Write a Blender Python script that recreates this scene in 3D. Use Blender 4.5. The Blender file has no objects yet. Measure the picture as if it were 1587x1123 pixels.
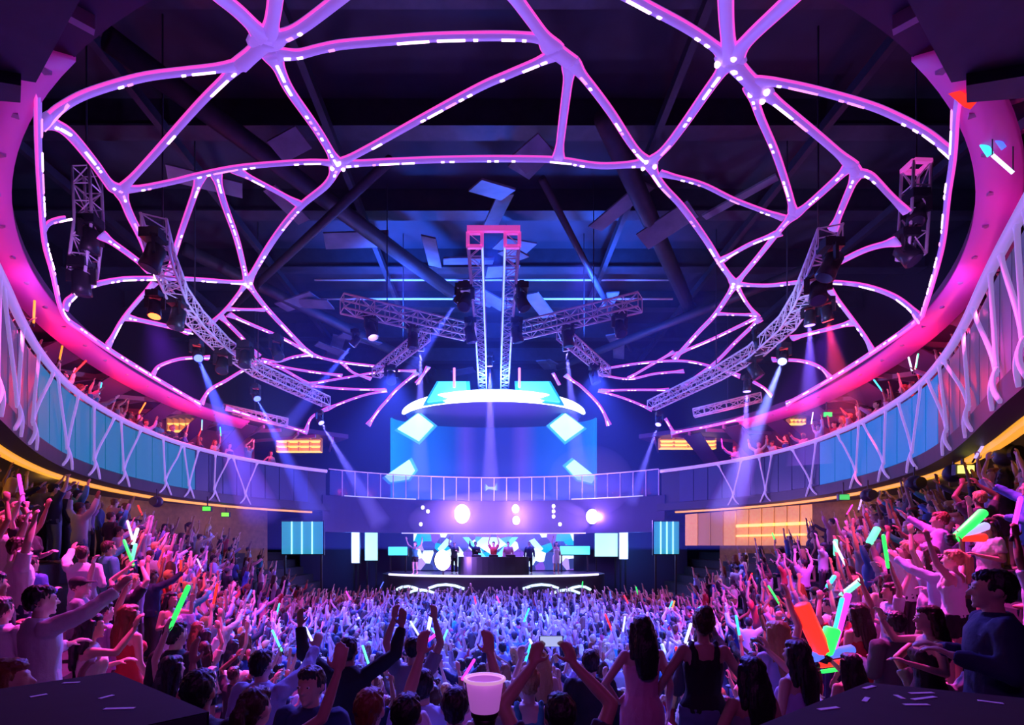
import bpy, bmesh, math, random
from mathutils import Vector, Matrix, Euler, Quaternion
random.seed(7)
PI = math.pi
C = bpy.context.scene.collection
scene = bpy.context.scene

# ------------------------------------------------------------------ camera
F, CX, HZ, EYE = 800.0, 765.0, 845.0, 2.7      # focal length in pixels, vanishing point, eye height
cam_d = bpy.data.cameras.new('camera')
cam_d.sensor_width = 36.0
cam_d.lens = F / 1587.0 * 36.0
cam_d.shift_x = (793.5 - CX) / 1587.0
cam_d.shift_y = (HZ - 561.5) / 1587.0
cam_d.clip_start = 0.05
cam = bpy.data.objects.new('camera', cam_d)
cam.location = (0, 0, EYE)
cam.rotation_euler = (PI / 2, 0, 0)
C.objects.link(cam)
scene.camera = cam

# ------------------------------------------------------------------ world, view, render quality
w = bpy.data.worlds.new('world')
scene.world = w
w.use_nodes = True
w.node_tree.nodes['Background'].inputs[0].default_value = (0.02, 0.01, 0.05, 1)
w.node_tree.nodes['Background'].inputs[1].default_value = 0.15
vs = scene.view_settings
vs.view_transform = 'Standard'
vs.look = 'None'
vs.gamma = 1.0
vs.exposure = 0.0
vs.use_curve_mapping = False
scene.cycles.use_denoising = True
scene.cycles.max_bounces = 5
scene.cycles.diffuse_bounces = 2
scene.cycles.glossy_bounces = 2
scene.cycles.transparent_max_bounces = 8
scene.cycles.volume_bounces = 0
scene.cycles.sample_clamp_indirect = 4.0
scene.cycles.use_light_tree = True

# ------------------------------------------------------------------ wash lamps and added fill lamps
def aim(o, target):
    d = Vector(target) - Vector(o.location)
    o.rotation_mode = 'QUATERNION'
    o.rotation_quaternion = d.to_track_quat('-Z', 'Y')

def lamp(name, kind, loc, color, watts, target=None, size=None, blend=0.6, radius=0.15, parent=None):
    d = bpy.data.lights.new(name, kind)
    d.color = color
    d.energy = watts
    if kind == 'SPOT':
        d.spot_size = math.radians(size)
        d.spot_blend = blend
        d.shadow_soft_size = radius
    elif kind == 'POINT':
        d.shadow_soft_size = radius
    elif kind == 'AREA':
        d.shape = 'DISK'
        d.size = size
    o = bpy.data.objects.new(name, d)
    o.location = loc
    if target is not None:
        aim(o, target)
    C.objects.link(o)
    return o

# washes over the crowd, and added fills without a fixture
MAG, ROSE, VIO, BLU = (1.0, 0.05, 0.55), (1.0, 0.06, 0.28), (0.42, 0.2, 1.0), (0.10, 0.16, 1.0)
for s in (-1, 1):
    lamp('magenta_wash', 'SPOT', (s * 5.0, 9.5, 9.6), MAG, 11000, (s * 6.0, 6.5, 1.2), 50, 0.8, 0.25)
    lamp('rose_wash', 'SPOT', (s * 8.0, 7.5, 8.2), ROSE, 8500, (s * 9.0, 11.0, 2.0), 62, 0.8, 0.25)
    lamp('violet_side_wash', 'SPOT', (s * 8.6, 13.0, 8.4), (0.55, 0.06, 1.0), 5000, (s * 8.0, 16.5, 1.5), 60, 0.8, 0.25)
    lamp('blue_floor_wash', 'SPOT', (s * 4.5, 9.0, 10.2), (0.03, 0.06, 1.0), 34000, (s * 2.8, 15.0, 0.0), 50, 0.7, 0.25)
    lamp('blue_back_light', 'SPOT', (s * 4.5, 22.5, 10.2), (0.08, 0.12, 1.0), 38000, (s * 2.4, 13.5, 0.4), 48, 0.7, 0.25)
    lamp('blue_near_light', 'SPOT', (s * 2.5, 15.0, 10.8), (0.14, 0.08, 1.0), 8000, (s * 2.0, 7.5, 1.2), 46, 0.8, 0.25)
    lamp('truss_violet_fill', 'SPOT', (s * 9.0, 10.5, 6.9), (0.5, 0.2, 1.0), 500, (s * 10.8, 13.5, 11.0), 50, 0.8, 0.2)  # added from below to turn the upright trusses purple
    lamp('truss_blue_fill', 'SPOT', (s * 5.5, 14.0, 5.4), (0.35, 0.38, 1.0), 1800, (s * 9.6, 18.0, 10.0), 70, 0.8, 0.2)  # added from below to brighten the bent trusses
    lamp('stage_side_fill', 'POINT', (s * 8.2, 29.6, 2.6), (0.08, 0.3, 1.0), 160, radius=0.3)  # added to bring a blue glow to the sides of the stage
lamp('lavender_floor_wash', 'SPOT', (0, 13.0, 10.6), (0.04, 0.08, 1.0), 20000, (0, 18.5, 0.4), 52, 0.7, 0.3)
lamp('front_violet_fill', 'SPOT', (0.5, -1.5, 5.6), (0.75, 0.08, 0.9), 120, (0, 5.0, 1.6), 100, 0.9, 0.4)  # added behind the camera to light the near guests
for s in (-1, 1):
    lamp('ceiling_blue_fill', 'SPOT', (s * 4.5, 22.0, 12.2), (0.03, 0.13, 1.0), 6000, (s * 3.5, 24.0, 16.0), 150, 0.9, 0.4)  # added to turn the ceiling deck blue
lamp('stage_air_fill', 'POINT', (0, 26.5, 11.0), (0.03, 0.12, 1.0), 2600, radius=0.3)  # added point that fills the haze near the stage with blue

# ------------------------------------------------------------------ helpers
def P(px, py, D):
    """the point of the room that stands D metres into it on the line of sight of a photo position"""
    return Vector(((px - CX) / F * D, D, EYE + (HZ - py) / F * D))

MATS = {}
def mat(name, color, rough=0.6, metal=0.0, emit=None, strength=0.0, noise=0.0, nscale=6.0, bump=0.0, sample=False, alpha=1.0, trans=0.0):
    if name in MATS:
        return MATS[name]
    m = bpy.data.materials.new(name)
    m.use_nodes = True
    nt = m.node_tree
    b = nt.nodes['Principled BSDF']
    c = (color[0], color[1], color[2], 1)
    b.inputs['Base Color'].default_value = c
    b.inputs['Roughness'].default_value = rough
    b.inputs['Metallic'].default_value = metal
    if trans:
        b.inputs['Transmission Weight'].default_value = trans
    if alpha < 1:
        b.inputs['Alpha'].default_value = alpha
    if noise or bump:
        tc = nt.nodes.new('ShaderNodeTexCoord')
        nz = nt.nodes.new('ShaderNodeTexNoise')
        nz.inputs['Scale'].default_value = nscale
        nz.inputs['Detail'].default_value = 4
        nt.links.new(tc.outputs['Object'], nz.inputs['Vector'])
        if noise:
            mx = nt.nodes.new('ShaderNodeMix')
            mx.data_type = 'RGBA'
            mx.inputs[6].default_value = (color[0] * (1 - noise), color[1] * (1 - noise), color[2] * (1 - noise), 1)
            mx.inputs[7].default_value = (min(1, color[0] * (1 + noise)), min(1, color[1] * (1 + noise)), min(1, color[2] * (1 + noise)), 1)
            nt.links.new(nz.outputs['Fac'], mx.inputs[0])
            nt.links.new(mx.outputs[2], b.inputs['Base Color'])
        if bump:
            bp = nt.nodes.new('ShaderNodeBump')
            bp.inputs['Strength'].default_value = bump
            bp.inputs['Distance'].default_value = 0.02
            nt.links.new(nz.outputs['Fac'], bp.inputs['Height'])
            nt.links.new(bp.outputs['Normal'], b.inputs['Normal'])
    if emit is not None:
        b.inputs['Emission Color'].default_value = (emit[0], emit[1], emit[2], 1)
        b.inputs['Emission Strength'].default_value = strength
        if not sample:
            m.cycles.emission_sampling = 'NONE'
    MATS[name] = m
    return m

class MB:
    """collects shapes and links them as one mesh object"""
    def __init__(s):
        s.v, s.f = [], []
    def add(s, vs, fs):
        k = len(s.v)
        s.v += [tuple(x) for x in vs]
        s.f += [tuple(i + k for i in f) for f in fs]
        return s
    def box(s, c, size, rot=None):
        c = Vector(c); h = Vector(size) / 2
        vs = []
        for z in (-1, 1):
            for x, y in ((-1, -1), (1, -1), (1, 1), (-1, 1)):
                p = Vector((x * h.x, y * h.y, z * h.z))
                if rot is not None:
                    p = rot @ p
                vs.append(c + p)
        return s.add(vs, [(3, 2, 1, 0), (4, 5, 6, 7), (0, 1, 5, 4), (1, 2, 6, 5), (2, 3, 7, 6), (3, 0, 4, 7)])
    def bar(s, a, b, wd, ht, up=(0, 0, 1)):
        a, b = Vector(a), Vector(b)
        t = (b - a).normalized()
        u = Vector(up)
        if abs(t.dot(u)) > 0.98:
            u = Vector((1, 0, 0))
        x = t.cross(u).normalized()
        z = x.cross(t)
        R = Matrix((x, t, z)).transposed()
        return s.box((a + b) / 2, (wd, (b - a).length, ht), R)
    def tube(s, pts, r, n=6, closed=False):
        pts = [Vector(p) for p in pts]
        m = len(pts)
        rs = r if isinstance(r, (list, tuple)) else [r] * m
        vs, fs = [], []
        x = None
        for i, p in enumerate(pts):
            if closed:
                t = pts[(i + 1) % m] - pts[i - 1]
            else:
                t = pts[min(i + 1, m - 1)] - pts[max(i - 1, 0)]
            t.normalize()
            if x is None:
                u = Vector((0, 0, 1)) if abs(t.z) < 0.9 else Vector((1, 0, 0))
                x = t.cross(u).normalized()
            else:
                x = (x - t * x.dot(t)).normalized()
            y = t.cross(x)
            for k in range(n):
                a = 2 * PI * k / n
                vs.append(p + (x * math.cos(a) + y * math.sin(a)) * rs[i])
        for i in range(m if closed else m - 1):
            j = (i + 1) % m
            for k in range(n):
                l = (k + 1) % n
                fs.append((i * n + k, i * n + l, j * n + l, j * n + k))
        if not closed:
            fs.append(tuple(reversed(range(n))))
            fs.append(tuple((m - 1) * n + k for k in range(n)))
        return s.add(vs, fs)
    def ball(s, c, r, n=10, rings=6, rot=None):
        c = Vector(c)
        rr = Vector(r) if isinstance(r, (tuple, list, Vector)) else Vector((r, r, r))
        vs, fs = [], []
        def pt(p):
            p = Vector((p[0] * rr.x, p[1] * rr.y, p[2] * rr.z))
            return c + (rot @ p if rot is not None else p)
        vs.append(pt((0, 0, -1)))
        for i in range(1, rings):
            a = -PI / 2 + PI * i / rings
            for k in range(n):
                b = 2 * PI * k / n
                vs.append(pt((math.cos(a) * math.cos(b), math.cos(a) * math.sin(b), math.sin(a))))
        vs.append(pt((0, 0, 1)))
        for k in range(n):
            fs.append((0, 1 + (k + 1) % n, 1 + k))
        for i in range(rings - 2):
            for k in range(n):
                l = (k + 1) % n
                fs.append((1 + i * n + k, 1 + i * n + l, 1 + (i + 1) * n + l, 1 + (i + 1) * n + k))
        top = len(vs) - 1
        for k in range(n):
            fs.append((top, 1 + (rings - 2) * n + k, 1 + (rings - 2) * n + (k + 1) % n))
        return s.add(vs, fs)
    def lathe(s, c, prof, n=20):
        """prof: (radius, z) from below upward, closed top and bottom"""
        c = Vector(c)
        vs, fs = [], []
        for r, z in prof:
            for k in range(n):
                a = 2 * PI * k / n
                vs.append(c + Vector((r * math.cos(a), r * math.sin(a), z)))
        m = len(prof)
        for i in range(m - 1):
            for k in range(n):
                l = (k + 1) % n
                fs.append((i * n + k, i * n + l, (i + 1) * n + l, (i + 1) * n + k))
        fs.append(tuple(reversed(range(n))))
        fs.append(tuple((m - 1) * n + k for k in range(n)))
        return s.add(vs, fs)
    def prism(s, poly, z0, z1):
        n = len(poly)
        vs = [(p[0], p[1], z0) for p in poly] + [(p[0], p[1], z1) for p in poly]
        return s.add(vs, [tuple(reversed(range(n))), tuple(range(n, 2 * n))] + [(i, (i + 1) % n, n + (i + 1) % n, n + i) for i in range(n)])
    def strip(s, rows, close=False):
        """rows of equally many points: quads between them"""
        n = len(rows[0])
        vs = [p for r in rows for p in r]
        fs = []
        for i in range(len(rows) - 1):
            for k in range(n if close else n - 1):
                l = (k + 1) % n
                fs.append((i * n + k, i * n + l, (i + 1) * n + l, (i + 1) * n + k))
        if close:
            fs.append(tuple(reversed(range(n))))
            fs.append(tuple((len(rows) - 1) * n + k for k in range(n)))
        return s.add(vs, fs)
    def mesh(s, name, m=None, smooth=False):
        me = bpy.data.meshes.new(name)
        me.from_pydata([tuple(v) for v in s.v], [], s.f)
        me.update()
        if m is not None:
            me.materials.append(m)
        if smooth:
            me.polygons.foreach_set('use_smooth', [True] * len(me.polygons))
        return me
    def build(s, name, m=None, parent=None, smooth=False):
        o = bpy.data.objects.new(name, s.mesh(name, m, smooth))
        C.objects.link(o)
        if parent is not None:
            o.parent = parent
            o.location = -OFF.get(parent.name, Vector((0, 0, 0)))
        return o
OFF = {}

def tag(o, label=None, cat=None, group=None, kind=None):
    if label: o['label'] = label
    if cat: o['category'] = cat
    if group: o['group'] = group
    if kind: o['kind'] = kind
    return o

def thing(name, loc, label, cat, group=None):
    o = bpy.data.objects.new(name, None)
    o.empty_display_size = 0.1
    C.objects.link(o)
    o.location = loc
    OFF[o.name] = Vector(loc)
    return tag(o, label, cat, group)

def struct(name, mb, m, parent=None, smooth=False):
    o = mb.build(name, m, parent, smooth)
    if parent is None:
        o['kind'] = 'structure'
    return o

def catmull(pts, per=6):
    pts = [Vector(p) for p in pts]
    if len(pts) < 3:
        a, b = pts
        return [a.lerp(b, i / per) for i in range(per + 1)]
    out = []
    for i in range(len(pts) - 1):
        p0 = pts[i - 1] if i > 0 else pts[0] * 2 - pts[1]
        p1, p2 = pts[i], pts[i + 1]
        p3 = pts[i + 2] if i + 2 < len(pts) else pts[-1] * 2 - pts[-2]
        for k in range(per):
            t = k / per
            out.append(0.5 * ((2 * p1) + (p2 - p0) * t + (2 * p0 - 5 * p1 + 4 * p2 - p3) * t * t + (3 * p1 - p0 - 3 * p2 + p3) * t ** 3))
    out.append(pts[-1])
    return out

# ------------------------------------------------------------------ plans of the room
RA, RYC, RBF, RBB, RH, DH = 12.6, 21.0, 15.9, 10.4, 6.0, 5.0      # dome rim: half width, centre, front and back depth, height over the eye, rise
def rho2(X, D):
    b = RBF if D < RYC else RBB
    return (X / RA) ** 2 + ((D - RYC) / b) ** 2
def dome_h(X, D):
    r = rho2(X, D)
    return RH + DH * math.sqrt(max(0.0, 1 - r))
def dome_normal(p):
    """unit normal of the dome, pointing into the room"""
    b = RBF if p.y < RYC else RBB
    n = Vector((p.x / RA ** 2, (p.y - RYC) / b ** 2, max(0.0, p.z - EYE - RH) / DH ** 2))
    if n.length < 1e-6:
        n = Vector((0, 0, 1))
    return -n.normalized()
def dome_pt(px, py):
    kx, kz = (px - CX) / F, (HZ - py) / F
    D, best, bd = 3.5, 9e9, None
    while D < 33:
        r = rho2(kx * D, D)
        if r < 1 and kz * D >= dome_h(kx * D, D):
            lo, hi = D - 0.05, D
            for _ in range(20):
                m = (lo + hi) / 2
                if kz * m >= dome_h(kx * m, m): hi = m
                else: lo = m
            D = hi
            return Vector((kx * D, D, EYE + kz * D))
        e = max(0, r - 1) * 20 + abs(kz * D - dome_h(kx * D, D))
        if e < best:
            best, bd = e, D
        D += 0.05
    return Vector((kx * bd, bd, EYE + kz * bd))
def rim_pt(px, py):
    D = RH * F / (HZ - py)
    return P(px, py, D)

FA, FYC, FBF, FBB = 12.25, 19.5, 14.7, 11.3                            # balcony front: ellipse in plan
HB, HT = 1.9, 3.9                                                     # its lower and upper edge over the eye
FRONT = [(3.5, 4.6), (5.0, 5.65), (6.3, 6.5), (7.34, 7.2), (9.18, 8.53), (10.9, 9.62), (12.84, 10.65), (15.0, 11.4), (17.0, 11.9), (19.5, 12.1)]
def front_x(D):
    for (a, x), (b, y) in zip(FRONT, FRONT[1:]):
        if D <= b:
            return x + (y - x) * (D - a) / (b - a)
    return FRONT[-1][1]
def fas0(t):
    a = math.radians(t)
    if math.sin(a) >= 0:
        return Vector((12.1 * math.cos(a), FYC + FBB * math.sin(a), 0))
    y = FYC + FBF * math.sin(a)
    return Vector((math.copysign(sum(front_x(y + d) for d in (-0.8, -0.4, 0, 0.4, 0.8)) / 5 if y < 17.5 else 12.1 - 0.2 * ((FYC - y) / 2) ** 2, math.cos(a)), y, 0))
def fas(t, off=0.0, h=0.0):
    p = fas0(t)
    if off:
        d = (fas0(t + 1.0) - fas0(t - 1.0)).normalized()
        p = p + Vector((d.y, -d.x, 0)) * off
    return Vector((p.x, p.y, EYE + h))
def fas_t(px):
    """angle on the balcony front at which it crosses the photo column px"""
    k = (px - CX) / F
    best, bt = 9e9, 90
    t = -74.0
    while t <= 254:
        p = fas(t)
        if p.y > 3:
            e = abs(p.x / p.y - k)
            if e < best:
                best, bt = e, t
        t += 0.1
    return bt

def gw(D):
    """half width of the dance floor"""
    T = [(0, 2.0), (3, 2.3), (7, 3.8), (12, 6.0), (18, 8.6), (24, 9.2), (40, 9.2)]
    for (a, x), (b, y) in zip(T, T[1:]):
        if D <= b:
            return x + (y - x) * (D - a) / (b - a)
    return 9.2
PIT, PIT_D = -1.3, 5.8                                                # the dance floor proper lies lower than the near gallery
TIER_D, TIER_H, TIERS, TIER_START = 0.62, 0.45, 8, 3.4
def tier_x(n, D):
    return gw(D) - 0.5 + TIER_D * n
def floor_z(X, D):
    base = PIT if D > PIT_D else 0.0
    if 3.4 <= D <= 4.45 and abs(X) > 2.6:
        base = 0.6                                                    # the two near side galleries
    if D < TIER_START:
        return 0.0
    n = 0
    while n < TIERS and abs(X) >= tier_x(n, D):
        n += 1
    return max(base, PIT + TIER_H * n) if n else base

# ------------------------------------------------------------------ materials
M_floor = mat('dark_floor', (0.03, 0.03, 0.04), 0.35, noise=0.5, nscale=2)
M_tier = mat('dark_step_carpet', (0.04, 0.035, 0.05), 0.9, noise=0.4, nscale=12)
M_black = mat('black_paint', (0.012, 0.012, 0.016), 0.5)
M_deck = mat('ceiling_deck', (0.03, 0.035, 0.055), 0.7, noise=0.7, nscale=0.7)
M_steel = mat('ceiling_steel', (0.05, 0.055, 0.08), 0.5, 0.3, noise=0.4, nscale=3)
M_panelc = mat('ceiling_baffle', (0.16, 0.17, 0.24), 0.45, noise=0.6, nscale=1.6)
M_alu = mat('truss_aluminium', (0.85, 0.85, 0.9), 0.4, 0.1)
M_fix = mat('fixture_black', (0.02, 0.02, 0.025), 0.4)
M_lilac = mat('lattice_enamel_violet_glow', (0.62, 0.56, 0.85), 0.45, emit=(0.27, 0.11, 0.68), strength=0.62)  # violet uplight on the white beams is put into their emission
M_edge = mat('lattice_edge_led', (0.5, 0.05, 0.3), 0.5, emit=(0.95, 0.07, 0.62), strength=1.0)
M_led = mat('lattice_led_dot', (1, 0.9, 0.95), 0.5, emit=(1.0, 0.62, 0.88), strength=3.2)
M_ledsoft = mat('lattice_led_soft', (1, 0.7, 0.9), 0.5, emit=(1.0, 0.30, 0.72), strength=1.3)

# ------------------------------------------------------------------ the shell of the hall
RX, RY0, RY1, RZ = 20.0, -5.0, 40.0, 16.4
struct('floor', MB().box((0, (RY0 + PIT_D) / 2, -0.9), (2 * RX, PIT_D - RY0, 1.8)).box((0, (PIT_D + RY1) / 2, PIT - 0.25), (2 * RX, RY1 - PIT_D, 0.5)), M_floor)
struct('wall_left', MB().box((-RX - 0.1, (RY0 + RY1) / 2, RZ / 2), (0.2, RY1 - RY0, RZ)), M_black)
struct('wall_right', MB().box((RX + 0.1, (RY0 + RY1) / 2, RZ / 2), (0.2, RY1 - RY0, RZ)), M_black)
struct('wall_back', MB().box((0, RY1 + 0.1, RZ / 2), (2 * RX, 0.2, RZ)), M_black)
struct('wall_front', MB().box((0, RY0 - 0.1, RZ / 2), (2 * RX, 0.2, RZ)), M_black)
ceil = struct('ceiling', MB().box((0, (RY0 + RY1) / 2, RZ + 0.1), (2 * RX, RY1 - RY0, 0.2)), M_deck)
for D in (8, 12, 16, 20, 24, 28, 32, 36):
    struct('beam', MB().box((0, D, RZ - 0.45), (2 * RX - 0.2, 0.35, 0.9)).box((0, D, RZ - 0.9), (2 * RX - 0.2, 0.6, 0.06)), M_steel, ceil)
for X in (-15, -10, -5, 5, 10, 15):
    struct('purlin', MB().box((X, (RY0 + RY1) / 2, RZ - 1.05), (0.2, RY1 - RY0 - 0.2, 0.3)), M_steel, ceil)
for k, (x0, d0, x1, d1, r) in enumerate([(-9, 12, -2, 24, 0.28), (3, 14, 10, 26, 0.3), (-12, 20, -4, 34, 0.25), (1.5, 16, 8, 30, 0.12), (-3, 15, -14, 26, 0.14), (4, 32, 13, 20, 0.2)]):
    struct('duct', MB().tube([(x0, d0, RZ - 1.9 - 0.15 * k), (x1, d1, RZ - 1.9 - 0.15 * k)], r, 12), M_steel, ceil, True)
random.seed(21)
for k in range(34):
    x, d = random.uniform(-11, 11), random.uniform(14, 35)
    R = Euler((random.uniform(-0.25, 0.25), random.uniform(-0.25, 0.25), random.uniform(0, PI))).to_matrix()
    struct('baffle', MB().box((x, d, RZ - random.uniform(1.4, 2.6)), (random.uniform(1.0, 2.6), random.uniform(0.5, 1.0), 0.06), R), M_panelc, ceil)
# thin catwalk pipe across the opening
for D, z in ((24.5, 14.4), (24.5, 15.3)):
    struct('pipe', MB().tube([(-8.5, D, z), (8.5, D, z)], 0.05, 8), M_alu, ceil, True)

# stepped side terraces
for s, nm in ((-1, 'left'), (1, 'right')):
    for k in range(TIERS):
        ds = [TIER_START] + [D for D in range(4, 34)]
        poly = [(s * tier_x(k, D), D) for D in ds] + [(s * 17.5, ds[-1]), (s * 17.5, ds[0])]
        if s > 0:
            poly.reverse()
        struct('floor_step_' + nm, MB().prism(poly, PIT + TIER_H * k, PIT + TIER_H * (k + 1)), M_tier)

for s, nm in ((-1, 'left'), (1, 'right')):
    struct('floor_gallery_' + nm, MB().box((s * 10.05, 3.925, 0.3), (14.9, 1.05, 0.6)), M_tier)
# ------------------------------------------------------------------ balcony
M_slab = mat('balcony_slab', (0.02, 0.02, 0.03), 0.5)
M_bwall = mat('balcony_wall', (0.40, 0.10, 0.14), 0.7, noise=0.4, nscale=1.5)
M_bceil = mat('balcony_ceiling', (0.08, 0.03, 0.10), 0.6, noise=0.25, nscale=2)
M_brib = mat('balcony_rib', (0.55, 0.3, 0.55), 0.5)
M_rail = mat('balcony_lattice_purple_glow', (0.70, 0.62, 0.85), 0.4, emit=(0.36, 0.22, 0.62), strength=0.62)  # purple light on rail and struts is put into their emission
def arc_strip(t0, t1, n, a, b):
    """closed band along the balcony plan; a, b = (off, h) lists of its section"""
    rows = []
    for i in range(n + 1):
        t = t0 + (t1 - t0) * i / n
        rows.append([fas(t, o, h) for o, h in a])
    return rows
T0, T1 = -74, 254
BF = 1.08                                                             # balcony floor above the lower edge of the front
for nm, a, b in (('right', T0, 43), ('left', 137, T1)):
    struct('floor_balcony_' + nm, MB().strip(arc_strip(a, b, 50, [(0.12, HB + 0.03), (5.2, HB + 0.03), (5.2, HB + BF), (0.12, HB + BF)], None), True), M_slab)
struct('floor_balcony_back', MB().strip(arc_strip(43, 137, 50, [(0.32, 1.2), (6.5, 1.2), (6.5, 1.6), (0.32, 1.6)], None), True), M_slab)
for nm, a, b in (('right', -60, 36), ('left', 144, 240)):
    struct('wall_balcony_' + nm, MB().strip(arc_strip(a, b, 50, [(4.6, HB + BF), (4.8, HB + BF), (4.8, RH + 0.2), (4.6, RH + 0.2)], None), True), M_bwall)
    struct('wall_under_balcony_' + nm, MB().strip(arc_strip(a, b, 50, [(3.2, -2.6), (3.4, -2.6), (3.4, HB + 0.02), (3.2, HB + 0.02)], None), True), mat('amber_curtain', (0.34, 0.2, 0.08), 0.7, noise=0.5, nscale=5))
# balcony ceiling ring outside the dome rim
def rim(t, off=0.0, h=RH):
    a = math.radians(t)
    b = RBF if math.sin(a) < 0 else RBB
    return Vector(((RA + off) * math.cos(a), RYC + (b + off) * math.sin(a), EYE + h))
for nm, a, b in (('right', -78, 50), ('left', 130, 258)):
    rows = []
    for i in range(61):
        t = a + (b - a) * i / 60
        rows.append([rim(t, 0.12, RH + 0.02), rim(t, 7.5, RH + 0.02), rim(t, 7.5, RH + 0.25), rim(t, 0.12, RH + 0.25)])
    cb = struct('ceiling_balcony_' + nm, MB().strip(rows, True), M_bceil)
    for i in range(26):
        t = a + 4 + (b - a - 8) * i / 25
        struct('rib', MB().bar(rim(t, 0.25, RH - 0.06), rim(t + (6 if i % 2 else -6), 4.2, RH - 0.06), 0.1, 0.16), M_brib, cb)
    # slanting red and violet panels behind the guests
    for i in range(9):
        t = a + 24 + (b - a - 40) * i / 8
        R = (rim(t, 1.9), rim(t + 4.5, 1.9))
        pm = MB()
        p0, p1 = rim(t, 0.5, RH - 0.1), rim(t + 5.0, 0.5, RH - 0.1)
        q0, q1 = rim(t + 1.0, 3.2, RH - 1.9), rim(t + 4.0, 3.2, RH - 1.9)
        u = Vector((0, 0, 0.05))
        pm.add([p0, p1, q1, q0, p0 + u, p1 + u, q1 + u, q0 + u], [(3, 2, 1, 0), (4, 5, 6, 7), (0, 1, 5, 4), (1, 2, 6, 5), (2, 3, 7, 6), (3, 0, 4, 7)])
        struct('ceiling_panel', pm, M_bceil, cb)

# balcony front: curved panels, each a piece of its own
PANELS = {  # blue light falling on the glossy panels is put into their emission
    'teal': mat('front_panel_teal_glow', (0.01, 0.07, 0.11), 0.6, emit=(0.0, 0.13, 0.28), strength=1.0),
    'blue': mat('front_panel_blue_glow', (0.01, 0.06, 0.15), 0.6, emit=(0.0, 0.14, 0.50), strength=1.0),
    'navy': mat('front_panel_navy_glow', (0.015, 0.02, 0.07), 0.35, emit=(0.01, 0.015, 0.12), strength=0.5),
    'grey': mat('front_panel_grey_glow', (0.05, 0.045, 0.09), 0.4, emit=(0.035, 0.03, 0.10), strength=0.7)}
FL = [struct('wall_balcony_front_' + nm, MB().strip(arc_strip(a, b, 50, [(0.0, HB), (0.10, HB), (0.10, HT - 0.05), (0.0, HT - 0.05)], None), True), M_slab) for nm, a, b in (('right', T0, 43), ('left', 137, T1))]
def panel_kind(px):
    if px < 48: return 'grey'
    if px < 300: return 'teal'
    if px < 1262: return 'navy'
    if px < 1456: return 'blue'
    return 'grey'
def proj(p):
    return CX + p.x / p.y * F, HZ - (p.z - EYE) / p.y * F
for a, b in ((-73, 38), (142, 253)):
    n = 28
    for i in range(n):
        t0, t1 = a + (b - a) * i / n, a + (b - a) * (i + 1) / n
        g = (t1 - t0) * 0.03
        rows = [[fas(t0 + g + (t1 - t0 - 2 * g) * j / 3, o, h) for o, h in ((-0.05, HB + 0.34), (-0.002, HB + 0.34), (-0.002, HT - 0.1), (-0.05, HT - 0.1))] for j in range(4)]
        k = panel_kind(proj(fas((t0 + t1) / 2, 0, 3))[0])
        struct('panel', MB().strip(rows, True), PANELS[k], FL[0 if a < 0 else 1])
# dark lower lip and amber cove light
for a, b in ((-73, 44), (136, 253)):
    struct('lip', MB().strip(arc_strip(a, b, 60, [(-0.12, HB - 0.06), (0.2, HB - 0.12), (0.2, HB + 0.3), (-0.12, HB + 0.3)], None), True), M_black, FL[0 if a < 0 else 1])
M_amber = mat('amber_cove_light', (1, 0.5, 0.1), 0.5, emit=(1.0, 0.42, 0.03), strength=0.9, sample=True)
for a, b in ((-72, 40), (140, 252)):
    ob = MB().strip(arc_strip(a, b, 60, [(0.26, HB - 0.2), (0.4, HB - 0.2), (0.4, HB - 0.06), (0.26, HB - 0.06)], None), True).build('cove_light', M_amber)
    tag(ob, 'amber cove light strip under the %s' % ('blue panelled balcony front' if a < 0 else 'teal panelled balcony front'), 'light strip', 'amber cove lights')

# white organic lattice on the balcony fronts
def ribbon(pts, widths, depth, normals):
    """flat bar along pts, wide across, thin along the normals"""
    rows = []
    m = len(pts)
    for i, p in enumerate(pts):
        t = (pts[min(i + 1, m - 1)] - pts[max(i - 1, 0)]).normalized()
        n = normals[i]
        s = t.cross(n).normalized()
        n = s.cross(t)
        wd, d = widths[i], depth[i] if isinstance(depth, list) else depth
        rows.append([p + s * wd + n * d * 0.25, p + s * wd * 0.55 + n * d, p - s * wd * 0.55 + n * d, p - s * wd + n * d * 0.25,
                     p - s * wd * 0.8 - n * d * 0.6, p + s * wd * 0.8 - n * d * 0.6])
    return rows
def fas_n(t):
    q = fas(t, -1) - fas(t, 0)
    return q.normalized()
LEFT_V = [(-25, -52, -20), (10, -14, 20), (36, 47, 72), (93, 78, 112), (137, 137, 170), (184, 180, 212), (250, 247, 277), (288, 280, 303), (328, 330, 352), (377, 358, 396)]
RIGHT_V = [(1140, 1116, 1152), (1190, 1180, 1200), (1262, 1232, 1270), (1334, 1304, 1338), (1378, 1344, 1381), (1424, 1401, 1438), (1481, 1448, 1468), (1518, 1474, 1508), (1566, 1525, 1555), (1612, 1572, 1600), (1660, 1615, 1645)]
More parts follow.
